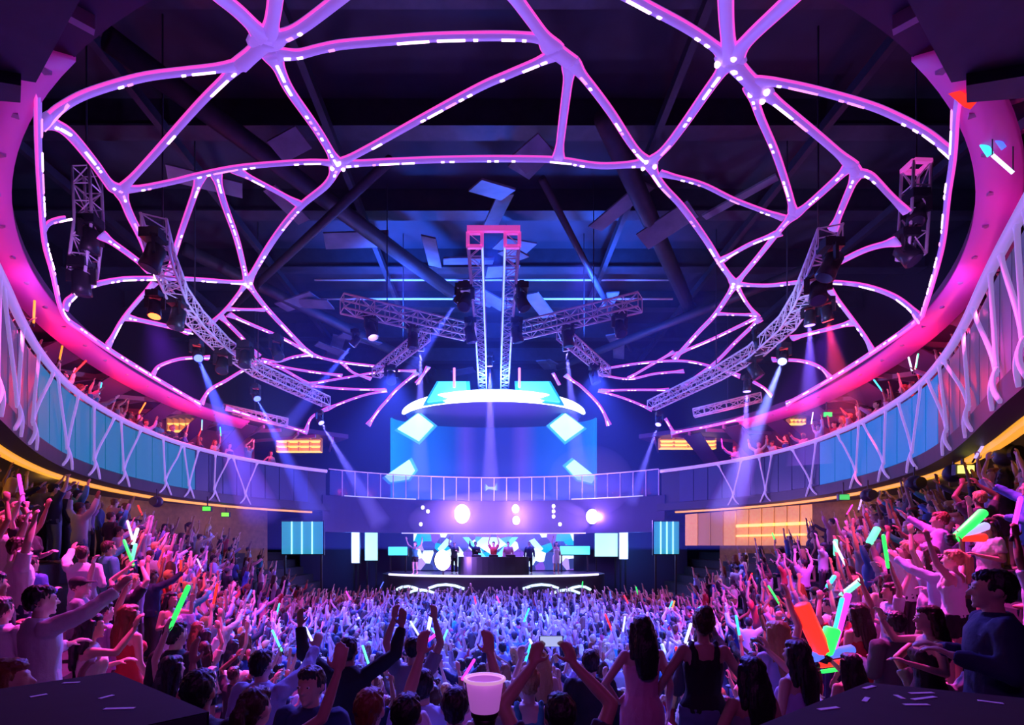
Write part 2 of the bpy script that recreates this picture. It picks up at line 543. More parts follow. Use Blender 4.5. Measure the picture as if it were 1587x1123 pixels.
for nm, VV, a, b in (('teal', LEFT_V, 137, 253), ('blue', RIGHT_V, -73, 43)):
    root = thing('balcony_lattice', fas((a + b) / 2, -0.1, HB), 'white branching lattice over the %s balcony front panels' % nm, 'lattice', 'balcony front lattices')
    rail = [fas(a + (b - a) * i / 70, -0.12, HT) for i in range(71)]
    rows = ribbon(rail, [0.085] * 71, 0.07, [fas_n(a + (b - a) * i / 70) for i in range(71)])
    MB().strip(rows, True).build('rail', M_rail, root, True)
    for foot, ta, tb in VV:
        tf = fas_t(foot)
        for tp in (ta, tb):
            tt = fas_t(tp)
            pts, ws, ns = [], [], []
            for i in range(15):
                u = i / 14
                e = u * u * (3 - 2 * u) * 0.35 + u * 0.65
                t = tf + (tt - tf) * e
                h = HB + 0.42 + (HT - HB - 0.42) * u
                pts.append(fas(t, -0.13, h))
                ns.append(fas_n(t))
                ws.append(0.024 + 0.11 * math.exp(-((1 - u) / 0.07) ** 2) + 0.04 * math.exp(-(u / 0.09) ** 2))
            MB().strip(ribbon(pts, ws, 0.032, ns), True).build('strut', M_rail, root, True)
        for sg in (-1, 1):
            pts, ws, ns = [], [], []
            for i in range(8):
                u = i / 7
                t = tf + sg * (u ** 1.8) * 1.5
                pts.append(fas(t, -0.13 - 0.05 * math.sin(u * PI), HB + 0.5 - 0.52 * u))
                ns.append(fas_n(t))
                ws.append(0.042 - 0.02 * u)
            MB().strip(ribbon(pts, ws, 0.032, ns), True).build('foot', M_rail, root, True)

# ------------------------------------------------------------------ dark soffit panels over the camera's corners
M_soff = mat('soffit_panel', (0.10, 0.08, 0.16), 0.5, noise=0.3, nscale=3)
for s, nm in ((-1, 'left'), (1, 'right')):
    so = None
    for k, (q, dz) in enumerate([([(3.2, 4.2), (4.7, 5.3), (6.0, 5.0), (4.6, 3.6)], 0.0), ([(4.76, 5.2), (4.95, 5.4), (6.9, 5.2), (6.1, 4.9)], -0.12), ([(2.6, 3.4), (3.15, 4.1), (4.55, 3.5), (3.6, 2.6)], 0.1)]):
        poly = [(s * x, y) for x, y in q]
        if s > 0: pass
        o = struct('ceiling_soffit_' + nm if so is None else 'soffit_panel', MB().prism(poly, EYE + 4.75 + dz, EYE + 4.9 + dz), M_soff, so)
        so = so or o

# ------------------------------------------------------------------ the dome lattice
A, A2, B, Cn, E, Fn, G, H = (414, 62), (371, 100), (70, 188), (187, 294), (523, 254), (383, 438), (404, 558), (481, 549)
I, I2, J, K, K2, L, L2, M, N, RR = (857, 75), (884, 95), (1005, 252), (1132, 92), (1180, 142), (1320, 255), (1328, 268), (1231, 332), (1140, 440), (1476, 238)
# (path over the photo, half width in metres, brightness of the little lamps 0..1)
BEAMS = [
    ([A, (372, 20), (334, -12), (305, -45)], .12, .0), ([A, (424, 20), (432, -45)], .12, .0), ([A, (460, 45), (521, 0), (570, -40)], .12, .1),
    ([A, A2], .15, .0), ([A2, (351, 103), (284, 110), (214, 120), (134, 144), (92, 167), B], .095, .45), ([A2, (314, 155), (234, 244), Cn], .09, .3),
    ([B, (104, 204), (144, 250), (170, 285), Cn], .09, .9), ([Cn, (200, 330), (222, 375), (236, 420)], .09, .5),
    ([Cn, (217, 291), (267, 281), (307, 271), (361, 260), (417, 254), (484, 250), E], .085, .8), ([(421, 84), (432, 105), (449, 140), (491, 200), E], .10, .9),
    ([(311, 273), (277, 371), (262, 425)], .08, .3), ([(334, 267), (347, 314), (367, 371), Fn], .08, .5), ([(364, 263), (420, 292), (464, 316)], .075, .35),
    ([E, (508, 284), (464, 321), (424, 371), Fn], .11, .45), ([(66, 361), (73, 348), (84, 342), (99, 339)], .06, .6), ([(157, 364), (192, 388), (232, 418)], .07, .6),
    ([(100, 480), (107, 465), (134, 445), (184, 433), (234, 431), (294, 432), (351, 436), Fn], .085, .6), ([(167, 537), (187, 499), (214, 465), (240, 438)], .08, .5),
    ([(194, 491), (257, 505), (294, 515)], .07, .5), ([(237, 581), (247, 567), (274, 557), (301, 554), (324, 554)], .06, .8),
    ([(312, 626), (324, 605), (351, 589), (374, 575), G], .07, .6), ([Fn, (354, 475), (325, 503)], .08, .5), ([(341, 489), (371, 519), (401, 552)], .07, .5),
    ([(354, 487), (390, 503), (434, 522), (478, 546)], .07, .8), ([(352, 479), (411, 480)], .06, .4), ([Fn, (411, 475), (448, 515), H], .09, .6),
    ([G, (431, 560), (455, 553), H], .07, .6), ([G, (440, 573), (478, 595)], .06, .5), ([(424, 566), (470, 574), (530, 582)], .06, .7),
    ([H, (505, 556), (530, 561), (580, 567), (612, 569)], .07, .7), ([(530, 561), (547, 577), (575, 587)], .06, .5), ([(478, 595), (530, 586), (597, 575), (645, 575)], .06, .7),
    ([(478, 597), (530, 602), (597, 604)], .06, .8), ([(508, 633), (530, 624), (565, 612), (600, 605)], .06, .7), ([(474, 668), (481, 649), (494, 639), (508, 633)], .06, .6),
    ([(647, 577), (630, 590), (613, 605), (600, 620), (587, 635), (570, 659)], .08, .9), ([(664, 568), (655, 582), (646, 594)], .07, .9),
    ([(428, 84), (462, 83), (494, 75), (530, 68), (597, 62), (664, 57), (730, 55), (797, 55), (840, 60), I], .10, .8), ([(780, -30), (803, 2), (831, 40), I], .12, .0), ([I, I2], .15, .0),
    ([I2, (914, 130), (947, 174), (981, 226), J], .10, .7), ([(866, 82), (830, 97), (787, 115), (744, 134), (664, 177), (580, 224), E], .10, .55),
    ([(884, 98), (875, 165), (865, 246)], .095, .0), ([E, (614, 249), (697, 246), (780, 245), (864, 247), (931, 256), J], .11, .75),
    ([(960, -18), (988, 0), (1057, 37), (1100, 65), K], .10, .6), ([K, (1126, 30), (1124, -45)], .12, .0), ([K, (1165, 55), (1224, 0), (1270, -45)], .12, .0), ([K, K2], .16, .5),
    ([K, (1097, 140), (1057, 197), (1031, 230), J], .10, .6), ([(1172, 126), (1205, 127), (1257, 137), (1341, 160), (1391, 180), (1441, 207), RR], .09, .75),
    ([(1164, 136), (1177, 178), (1201, 234), (1221, 294), M], .085, .4), ([K2, (1205, 158), (1257, 200), (1290, 228), L], .10, .1), ([L, L2], .12, .5),
    ([L2, (1350, 272), (1380, 302), (1406, 329)], .085, .5), ([L, (1286, 287), (1251, 318), M], .08, .5), ([L2, (1310, 310), (1291, 356)], .075, .6),
    ([M, (1212, 352), (1175, 398), N], .08, .3), ([(1215, 338), (1140, 310), (1085, 284), (1022, 268)], .08, .6), ([(1208, 361), (1165, 377), (1118, 403)], .075, .4),
    ([J, (1024, 284), (1057, 320), (1094, 371), (1118, 410), N], .11, .6), ([N, (1191, 442), (1241, 437), (1291, 437), (1341, 443), (1384, 458), (1411, 477), (1424, 494)], .08, .7),
    ([(1284, 446), (1314, 485), (1341, 522), (1352, 545)], .08, .4), ([(1324, 499), (1274, 512), (1227, 524)], .07, .5), ([(1280, 417), (1341, 387), (1391, 374)], .08, .4),
    ([N, (1110, 485), (1083, 514), (1045, 556)], .09, .5), ([N, (1157, 469), (1174, 490)], .07, .5), ([(1110, 486), (1174, 488)], .06, .4), ([(1177, 490), (1140, 508), (1100, 527), (1050, 548)], .07, .5),
    ([(1178, 494), (1140, 530), (1107, 563), (1057, 599)], .07, .4), ([(1147, 583), (1100, 567), (1057, 559), (997, 562), (931, 572)], .065, .7), ([(1167, 591), (1185, 602), (1196, 614)], .06, .6),
    ([(927, 580), (974, 587), (1015, 579), (1060, 575)], .06, .6), ([(974, 586), (1015, 562), (1045, 545)], .06, .4), ([(931, 605), (980, 604), (1037, 604)], .06, .8), ([(927, 605), (970, 618), (1011, 635)], .06, .8),
    ([(1197, 557), (1241, 559), (1271, 569), (1287, 586)], .065, .6), ([(1031, 648), (1038, 660), (1044, 670)], .06, .7), ([(876, 581), (888, 590), (901, 599), (924, 622), (936, 640), (944, 659)], .08, .9), ([(857, 578), (867, 596)], .07, .9),
]
RIMS = [
    ([(56, 60), (57, 130), (58, 217), (62, 300), (68, 371), (80, 418), (97, 485), (130, 514), (174, 545), (234, 582), (311, 627)], .07, .85),
    ([(350, 632), (400, 648), (441, 660), (476, 670)], .06, .8),
    ([(1484, 140), (1479, 234), (1470, 300), (1463, 367), (1452, 415), (1434, 475), (1422, 496), (1358, 542), (1284, 589), (1219, 626)], .07, .9),
    ([(1040, 671), (1100, 660), (1153, 648)], .06, .8),
]
random.seed(5)
dome = thing('dome_lattice', (0, RYC, EYE + RH), 'violet branching dome lattice studded with pink lights over the dance floor', 'dome lattice')
LAMPS = []
def add_beam(pts2, hw, lum, fn, name='beam'):
    pts = [fn(q.x, q.y) for q in catmull([Vector((*q, 0)) for q in pts2], 7)]
    hw *= 0.88
    L_ = [0.0]
    for a, b in zip(pts, pts[1:]):
        L_.append(L_[-1] + (b - a).length)
    tot = L_[-1]
    ns = [dome_normal(p) if name == 'beam' else Vector((-p.x, RYC - p.y, -3)).normalized() for p in pts]
    fl_ = 1.05 if tot > 1.2 else 0.3
    ws = [hw * (1 + fl_ * (math.exp(-(l / 0.32) ** 2) + math.exp(-((tot - l) / 0.32) ** 2))) for l in L_]
    bo = MB().strip(ribbon(pts, ws, hw * 0.75, ns), True).build(name, M_lilac, dome, True)
    # magenta light lines along both edges
    ed = MB()
    rows = [[], []]
    for i, p in enumerate(pts):
        t = (pts[min(i + 1, len(pts) - 1)] - pts[max(i - 1, 0)]).normalized()
        s = t.cross(ns[i]).normalized()
        rows[0].append(p + s * ws[i]); rows[1].append(p - s * ws[i])
    for r in rows:
        ed.tube(r, 0.016 + hw * 0.08, 5)
    ed.build('edge_light', M_edge, bo)
    # little lamps set in the face
    if lum > 0:
        l = random.uniform(0.1, 0.5)
        left_in_cluster = 2
        def at(l):
            for i in range(len(pts) - 1):
                if l <= L_[i + 1] + 1e-9:
                    u = (l - L_[i]) / max(1e-6, L_[i + 1] - L_[i])
                    return pts[i].lerp(pts[i + 1], u), (pts[i + 1] - pts[i]).normalized(), ns[i]
            return pts[-1], (pts[-1] - pts[-2]).normalized(), ns[-1]
        while l < tot - 0.1:
            run = random.random() < 0.35 * lum + 0.1
            ln = random.uniform(0.25, 0.6) if run else random.uniform(0.07, 0.13)
            p, t, n = at(min(l + ln / 2, tot))
            s = t.cross(n).normalized(); n2 = s.cross(t)
            R = Matrix((s, t, n2)).transposed()
            LAMPS.append((p.length, bo, random.random() < 0.55 + 0.3 * lum, p + n2 * hw * 0.76, (hw * 0.62, ln, 0.03), R))
            left_in_cluster -= 1
            if left_in_cluster > 0:
                l += ln + random.uniform(0.06, 0.16)
            else:
                left_in_cluster = random.choice((1, 2, 2, 3, 5))
                l += ln + random.uniform(0.25, 1.0) / max(0.35, lum)
for pts2, hw, lum in BEAMS:
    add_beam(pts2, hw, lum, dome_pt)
for pts2, hw, lum in RIMS:
    add_beam(pts2, hw, lum, rim_pt, 'rim_beam')
for q, r in ((A, .36), (A2, .2), (B, .22), (E, .24), (J, .26), (K, .30), (K2, .26), (I, .22), (I2, .2), (Cn, .17), (Fn, .17), (N, .19), (L, .17)):
    p = dome_pt(*q); n = dome_normal(p)
    R = n.to_track_quat('Z', 'Y').to_matrix()
    hb = MB()
    hb.ball(p, (r, r, 0.075), 14, 6, R)
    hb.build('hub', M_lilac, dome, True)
    if q in (K, K2, E, J, N, Fn):
        for k in range(3):
            a = k * 2.1 + q[0]
            d = R @ Vector((math.cos(a) * r * 0.7, math.sin(a) * r * 0.7, 0.07))
            MB().ball(p + d, 0.06, 8, 5).build('hub_lamp', M_led, dome)
LAMPS.sort(key=lambda q: q[0])
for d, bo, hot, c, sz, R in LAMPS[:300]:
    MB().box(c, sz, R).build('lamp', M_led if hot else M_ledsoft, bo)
rest = {}
for d, bo, hot, c, sz, R in LAMPS[300:]:
    rest.setdefault((bo.name, hot), MB()).box(c, sz, R)
for (bn, hot), mb in rest.items():
    tag(mb.build('far_lamps', M_led if hot else M_ledsoft, bpy.data.objects[bn]), kind='stuff')
# facing band just outside the rim, magenta light put into colour and emission
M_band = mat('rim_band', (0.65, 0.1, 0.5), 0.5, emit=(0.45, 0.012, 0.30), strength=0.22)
for s, a, b in ((-1, 158, 246), (1, -66, 22)):
    rows = []
    for i in range(50):
        t = a + (b - a) * i / 49
        rows.append([rim(t, 0.1, RH - 0.02), rim(t, 0.65, RH - 0.32), rim(t, 0.68, RH - 0.27), rim(t, 0.1, RH + 0.04)])
    MB().strip(rows, True).build('rim_band', M_band, dome, True)

# ------------------------------------------------------------------ trusses
def truss(path, wdt, hgt, label, pitch=0.55, cap=None, group='lighting trusses'):
    path = [Vector(p) for p in path]
    root = thing('lighting_truss', path[0], label, 'truss', group)
    secs = []
    for i, p in enumerate(path):
        t = (path[min(i + 1, len(path) - 1)] - path[max(i - 1, 0)]).normalized()
        u = Vector((0, 0, 1)) if abs(t.z) < 0.9 else Vector((0, 1, 0))
        x = t.cross(u).normalized(); z = x.cross(t)
        secs.append([p + x * a * wdt / 2 + z * b * hgt / 2 for a, b in ((-1, -1), (1, -1), (1, 1), (-1, 1))])
    for k in range(4):
        MB().tube([s[k] for s in secs], 0.038, 6).build('chord', M_alu, root, True)
    br = MB()
    for i in range(len(path) - 1):
        n = max(1, round((path[i + 1] - path[i]).length / pitch))
        for j in range(n):
            a = [secs[i][k].lerp(secs[i + 1][k], j / n) for k in range(4)]
            b = [secs[i][k].lerp(secs[i + 1][k], (j + 1) / n) for k in range(4)]
            for k in range(4):
                l = (k + 1) % 4
                br.tube([a[k], b[l]] if (j + k) % 2 else [a[l], b[k]], 0.019, 4)
                br.tube([a[k], a[l]], 0.019, 4)
    for k in range(4):
        br.tube([secs[-1][k], secs[-1][(k + 1) % 4]], 0.03, 4)
    br.build('bracing', M_alu, root)
    if cap:
        for s in cap:
            q = secs[s]
            m_ = MB()
            for k in range(4):
                m_.bar(q[k], q[(k + 1) % 4], 0.1, 0.1, (0, 1, 0))
            m_.build('end_frame', mat('pink_end_frame', (0.8, 0.3, 0.6), 0.4, emit=(0.7, 0.06, 0.45), strength=0.7), root)
    return root
tz = EYE + 9.0
M_cyanedge = mat('truss_light_line', (0.8, 0.9, 1), 0.4, emit=(0.35, 0.65, 1.0), strength=0.9)
for s, nm in ((-1, 'left'), (1, 'right')):
    tr = truss([(s * 0.55, 15.2, tz), (s * 0.55, 22, tz), (s * 0.62, 29.0, tz)], 0.42, 0.42, 'long silver ladder truss, the %s of the centre pair running to the stage' % nm, 0.6, cap=[0])
    MB().tube([(s * 0.33, 15.2, tz - 0.24), (s * 0.40, 29.0, tz - 0.24)], 0.03, 6).build('light_line', M_cyanedge, tr)
tag(MB().bar((-0.78, 15.15, tz + 0.28), (0.78, 15.15, tz + 0.28), 0.12, 0.16).build('cross_bar', MATS['pink_end_frame']), 'pink lit bar joining the near ends of the centre trusses', 'bar')
def hp(px, py, h):
    return P(px, py, h * F / (HZ - py))
truss([hp(530, 470, 8.7), hp(724, 514, 8.7)], 0.55, 0.5, 'silver box truss slanting in to the centre pair from the left')
truss([hp(992, 468, 8.7), hp(800, 514, 8.7)], 0.55, 0.5, 'silver box truss slanting in to the centre pair from the right')
truss([hp(660, 518, 8.5), hp(583, 578, 8.5)], 0.4, 0.4, 'short silver truss dropping towards the far lattice on the left')
truss([hp(870, 516, 8.5), hp(940, 576, 8.5)], 0.4, 0.4, 'short silver truss dropping towards the far lattice on the right')
CL = [hp(238, 350, 7.4), hp(252, 400, 7.4), hp(275, 455, 7.4), hp(302, 492, 7.4), hp(345, 535, 7.4), hp(400, 574, 7.4), hp(505, 622, 7.4)]
CR = [hp(1287, 365, 7.4), hp(1268, 410, 7.4), hp(1246, 460, 7.4), hp(1220, 500, 7.4), hp(1170, 545, 7.4), hp(1110, 580, 7.4), hp(1010, 628, 7.4)]
truss(CL, 0.5, 0.45, 'long bent silver truss over the left side of the dance floor', 0.5)
truss(CR, 0.5, 0.45, 'long bent silver truss over the right side of the dance floor', 0.5)
truss([P(345, 633, 24), P(445, 655, 25.5)], 0.35, 0.35, 'small pale truss under the far left end of the bent truss', 0.5)
truss([P(1075, 640, 25.5), P(1180, 615, 24)], 0.35, 0.35, 'small pale truss under the far right end of the bent truss', 0.5)
truss([P(134, 265, 13.5), P(138, 345, 13.5), P(128, 425, 13.5)], 0.45, 0.4, 'upright truss hanging dark beside the left dome rim', 0.5)
truss([P(1420, 258, 13.5), P(1417, 330, 13.5), P(1412, 398, 13.5)], 0.45, 0.4, 'upright truss hanging beside the right dome rim', 0.5, cap=[0])
# wire drops carrying the trusses
drops = [(CL[1]), (CL[3]), (CL[5]), (CR[1]), (CR[3]), (CR[5]), hp(600, 487, 8.7), hp(920, 487, 8.7), hp(625, 545, 8.5), hp(905, 545, 8.5), P(134, 265, 13.5), P(1420, 258, 13.5), P(395, 644, 24.7), P(1128, 628, 24.7), Vector((-0.55, 22, tz)), Vector((0.55, 22, tz))]
dn = ['left bent truss near its top', 'left bent truss at its bend', 'left bent truss near its far end', 'right bent truss near its top', 'right bent truss at its bend', 'right bent truss near its far end', 'left slanting truss', 'right slanting truss',
      'short left truss', 'short right truss', 'left upright truss', 'right upright truss', 'small pale left truss', 'small pale right truss', 'left centre truss', 'right centre truss']
for p, n_ in zip(drops, dn):
    p = Vector(p) + Vector((0, 0, 0.2))
    tag(MB().tube([p, (p.x, p.y, RZ - 0.02)], 0.022, 6).build('hoist_chain', M_steel), 'thin hoist chain holding up the ' + n_, 'chain', 'hoist chains')

# ------------------------------------------------------------------ moving head lamps
def lens_mat(c, st):
    return mat('lens_%02d%02d%02d_%d' % (c[0] * 99, c[1] * 99, c[2] * 99, st * 10), (0.1, 0.1, 0.12), 0.2, emit=c, strength=st)
BEAM_GAIN = 6.0
CONES = []
def moving_head(pos, target, color, watts, angle, label, scale=1.0, on=True, lens=6.0, blend=0.35):
    pos, target = Vector(pos), Vector(target)
    root = thing('moving_head_lamp', pos, label, 'stage lamp', 'moving head stage lamps')
    S = scale
    MB().box(pos + Vector((0, 0, 0.36 * S)), (0.34 * S, 0.28 * S, 0.16 * S)).box(pos + Vector((0, 0, 0.46 * S)), (0.12 * S, 0.12 * S, 0.08 * S)).build('base', M_fix, root)
    d = (target - pos).normalized()
    side = d.cross(Vector((0, 0, 1)))
    side = side.normalized() if side.length > 0.01 else Vector((1, 0, 0))
    yk = MB()
    for s in (-1, 1):
        yk.bar(pos + side * s * 0.19 * S, pos + side * s * 0.19 * S + Vector((0, 0, 0.3 * S)), 0.05 * S, 0.1 * S, side)
    yk.bar(pos + side * -0.21 * S + Vector((0, 0, 0.29 * S)), pos + side * 0.21 * S + Vector((0, 0, 0.29 * S)), 0.1 * S, 0.05 * S)
    yk.build('yoke', M_fix, root)
    hd = MB().tube([pos - d * 0.22 * S, pos - d * 0.17 * S, pos + d * 0.05 * S, pos + d * 0.22 * S], [0.10 * S, 0.15 * S, 0.15 * S, 0.17 * S], 14).build('head', M_fix, root, True)
    MB().tube([pos + d * 0.215 * S, pos + d * 0.235 * S], 0.14 * S, 14).build('lens', lens_mat(color, lens) if on else mat('lens_off', (0.05, 0.05, 0.08), 0.1), hd)
    if on and watts:
        l = lamp('beam_light', 'SPOT', pos + d * 0.26 * S, color, watts * BEAM_GAIN, target, angle, blend, 0.05 * S)
        CONES.append((pos + d * 0.27 * S, target, math.radians(angle) / 2, label))
    return root
CB, LAV = (0.06, 0.09, 1.0), (0.18, 0.16, 1.0)
heads = [
    (P(305, 548, 17.2), P(405, 800, 14.5), CB, 5200, 9, 'blue beam lamp under the bend of the left truss'),
    (P(396, 612, 21.5), P(490, 805, 19), CB, 5200, 8, 'blue beam lamp under the middle of the left bent truss'),
    (P(495, 650, 25.5), P(590, 812, 23.5), LAV, 4200, 8, 'lavender beam lamp at the far end of the left bent truss'),
    (P(551, 528, 21.0), P(430, 680, 22), CB, 3000, 9, 'bright blue lamp below the left slanting truss'),
    (P(713, 460, 18.5), P(630, 585, 21), CB, 3200, 9, 'bright blue lamp left of the centre truss'),
    (P(652, 535, 22.0), P(650, 760, 24), LAV, 3600, 10, 'lavender lamp at the foot of the left slanting truss'),
    (P(877, 535, 22.0), P(900, 760, 24), LAV, 3600, 10, 'lavender lamp at the foot of the right slanting truss'),
    (P(1215, 553, 17.2), P(1120, 800, 14.5), (0.2, 0.24, 1.0), 6200, 8, 'pale blue beam lamp under the right bent truss'),
    (P(1255, 492, 15.5), P(1254, 720, 16), (0.25, 0.12, 1.0), 1000, 16, 'lilac wash lamp near the bend of the right truss'),
    (P(1281, 485, 15.0), P(1310, 650, 15.6), (1.0, 0.03, 0.04), 420, 22, 'red wash lamp beside the right bent truss'),
    (P(1022, 652, 25.5), P(978, 780, 24), LAV, 3600, 7, 'lavender beam lamp at the far end of the right bent truss'),
    (P(1158, 598, 21.0), P(1150, 770, 21), (0.25, 0.15, 1.0), 2600, 12, 'violet lamp under the middle of the right bent truss'),
    (P(240, 478, 13.5), P(230, 640, 13.0), (1.0, 0.12, 0.02), 0, 20, 'orange glowing lamp under the top of the left bent truss'),
    (P(759, 560, 26.0), P(760, 760, 27.5), (0.4, 0.22, 1.0), 3800, 9, 'violet lamp between the centre trusses'),
]
for h in heads:
    moving_head(*h)
random.seed(3)
off = [(CL[0], 'topmost on the left bent truss'), (CL[2], 'third on the left bent truss'), ((CL[4]), 'below the left bend'), (CR[0], 'topmost on the right bent truss'), (CR[1], 'second on the right bent truss'), (CR[4], 'below the right bend'),
       (hp(575, 482, 8.7), 'on the left slanting truss'), (hp(960, 478, 8.7), 'at the outer end of the right slanting truss'), (hp(880, 495, 8.7), 'under the middle of the right slanting truss'),
       (hp(640, 498, 8.7), 'under the middle of the left slanting truss'), (hp(606, 560, 8.5), 'on the short left truss'), (hp(921, 560, 8.5), 'on the short right truss'),
       (Vector((-0.95, 17.5, tz)), 'outside the near left centre truss'), (Vector((0.95, 17.5, tz)), 'outside the near right centre truss'), (Vector((-0.9, 20, tz - .1)), 'outside the left centre truss midway'), (Vector((0.9, 20, tz - .1)), 'outside the right centre truss midway'),
       (P(140, 330, 13.4), 'on the left upright truss'), (P(126, 395, 13.4), 'low on the left upright truss'), (P(1405, 350, 13.4), 'on the right upright truss'), (P(1420, 290, 13.4), 'high on the right upright truss'), (P(428, 515, 20), 'hung alone by the left lattice'), (P(1178, 500, 19), 'hung alone by the right lattice'), (P(380, 525, 19), 'hung under the left lattice node')]
for p, n_ in off:
    p = Vector(p) + Vector((0, 0, -0.72))
    moving_head(p, p + Vector((random.uniform(-.5, .5), random.uniform(-.6, .2), -1)), (0, 0, 0), 0, 10, 'unlit black moving lamp ' + n_, 1.35, on=False)

# ------------------------------------------------------------------ stage and back wall of the hall
M_dark = mat('back_band', (0.012, 0.010, 0.03), 0.4, noise=0.3, nscale=2)
M_glass = mat('rail_glass', (0.10, 0.2, 0.45), 0.08, alpha=0.35)
bb = struct('wall_back_balcony', MB().strip(arc_strip(42, 138, 60, [(-0.06, 0.72), (0.3, 0.72), (0.3, 2.65), (-0.06, 2.65)], None), True), M_dark)
M_trimw = mat('pale_edge_light', (0.6, 0.7, 1), 0.4, emit=(0.3, 0.4, 1.0), strength=0.8)
struct('edge_line', MB().strip(arc_strip(64, 116, 40, [(-0.12, 0.68), (-0.02, 0.68), (-0.02, 0.74), (-0.12, 0.74)], None), True), M_trimw, bb)
struct('edge_line', MB().strip(arc_strip(48, 68, 14, [(-0.10, 2.66), (-0.02, 2.66), (-0.02, 2.71), (-0.10, 2.71)], None), True), M_trimw, bb)
struct('edge_line', MB().strip(arc_strip(112, 132, 14, [(-0.10, 2.66), (-0.02, 2.66), (-0.02, 2.71), (-0.10, 2.71)], None), True), M_trimw, bb)
gl = thing('glass_balustrade', fas(90, 0.05, 2.65), 'glass balustrade on the balcony edge above the stage', 'balustrade')
for i in range(26):
    t0 = 44 + 92 * i / 26
    t1 = 44 + 92 * (i + 1) / 26 - 0.25
    MB().strip(arc_strip(t0, t1, 3, [(0.04, 2.68), (0.07, 2.68), (0.07, 4.0), (0.04, 4.0)], None), True).build('pane', M_glass, gl)
    MB().bar(fas(t0 - 0.12, 0.055, 2.65), fas(t0 - 0.12, 0.055, 4.05), 0.05, 0.05, (0, 1, 0)).build('post', M_alu, gl)
MB().tube([fas(44 + 92 * i / 60, 0.055, 4.06) for i in range(61)], 0.035, 6).build('hand_rail', mat('hand_rail_light', (0.7, 0.6, 0.9), 0.4, emit=(0.4, 0.25, 0.9), strength=0.35), gl, True)

# blue curved screen behind the balcony over the stage
def screen_mat():
    m = bpy.data.materials.new('blue_led_screen')
    m.use_nodes = True
    nt = m.node_tree
    b = nt.nodes['Principled BSDF']
    b.inputs['Base Color'].default_value = (0.01, 0.02, 0.06, 1)
    tc = nt.nodes.new('ShaderNodeTexCoord')
    sp = nt.nodes.new('ShaderNodeSeparateXYZ')
    nt.links.new(tc.outputs['Object'], sp.inputs[0])
    mp = nt.nodes.new('ShaderNodeMapRange')
    mp.inputs[1].default_value = -7.0
    mp.inputs[2].default_value = 7.0
    nt.links.new(sp.outputs['X'], mp.inputs[0])
    rp = nt.nodes.new('ShaderNodeValToRGB')
    cs = [(0.0, (0.0, 0.30, 0.75)), (0.12, (0.0, 0.16, 0.75)), (0.30, (0.005, 0.07, 0.55)), (0.36, (0.08, 0.06, 0.62)), (0.42, (0.02, 0.035, 0.45)), (0.58, (0.02, 0.035, 0.45)), (0.64, (0.09, 0.06, 0.62)), (0.72, (0.005, 0.08, 0.6)), (0.9, (0.01, 0.12, 0.65)), (1.0, (0.0, 0.22, 0.7))]  # violet columns are spot beams painted into the screen colours
    el = rp.color_ramp.elements
    while len(el) < len(cs):
        el.new(0.5)
    for e, (p, c) in zip(el, cs):
        e.position = p
        e.color = (*c, 1)
    nt.links.new(mp.outputs[0], rp.inputs[0])
    nt.links.new(rp.outputs[0], b.inputs['Emission Color'])
    b.inputs['Emission Strength'].default_value = 1.1
    return m
SC = 33.5
rows = []
for i in range(41):
    a = math.radians(180 - 180 * i / 40)
    x, y = 6.6 * math.cos(a), SC + 2.6 * math.sin(a)
    rows.append([(x, y, EYE + 2.3), (x * 1.02, y + 0.15, EYE + 2.3), (x * 1.02, y + 0.15, EYE + 8.3), (x, y, EYE + 8.3)])
tag(MB().strip(rows, True).build('video_screen', screen_mat(), None, True), 'huge curved blue video screen behind the balcony over the stage', 'screen')
# drum ceiling over the stage with its white crescent
hood = thing('stage_hood', (0, 33, EYE + 8.0), 'round stage hood with a glowing white crescent on its front lip', 'hood')
poly = [(5.6 * math.cos(2 * PI * k / 48), 33.3 + 5.5 * math.sin(2 * PI * k / 48)) for k in range(48)]
MB().prism(poly, EYE + 8.24, EYE + 8.30).build('disc', mat('hood_disc', (0.12, 0.14, 0.3), 0.5), hood)
rows = []
for i in range(49):
    u = i / 48
    a = math.radians(188 + 164 * u)
    tk = 0.10 + 0.95 * math.sin(PI * u) ** 0.7
    c, s = math.cos(a), math.sin(a)
    o = Vector((5.75 * c, 33.2 + 5.75 * s, 0)); q = Vector((5.75 * c - 0, 33.2 + 5.75 * s, 0)) - Vector((c, s, 0)) * tk * 0.55
    rows.append([(o.x, o.y, EYE + 8.30), (o.x * 1.01, o.y - .03, EYE + 8.25), (q.x, q.y, EYE + 8.25 - tk * 0.42), (q.x, q.y, EYE + 8.30)])
MB().strip(rows, True).build('crescent', mat('crescent_white', (1, 1, 1), 0.5, emit=(0.82, 0.9, 1.0), strength=2.6, sample=True), hood, True)
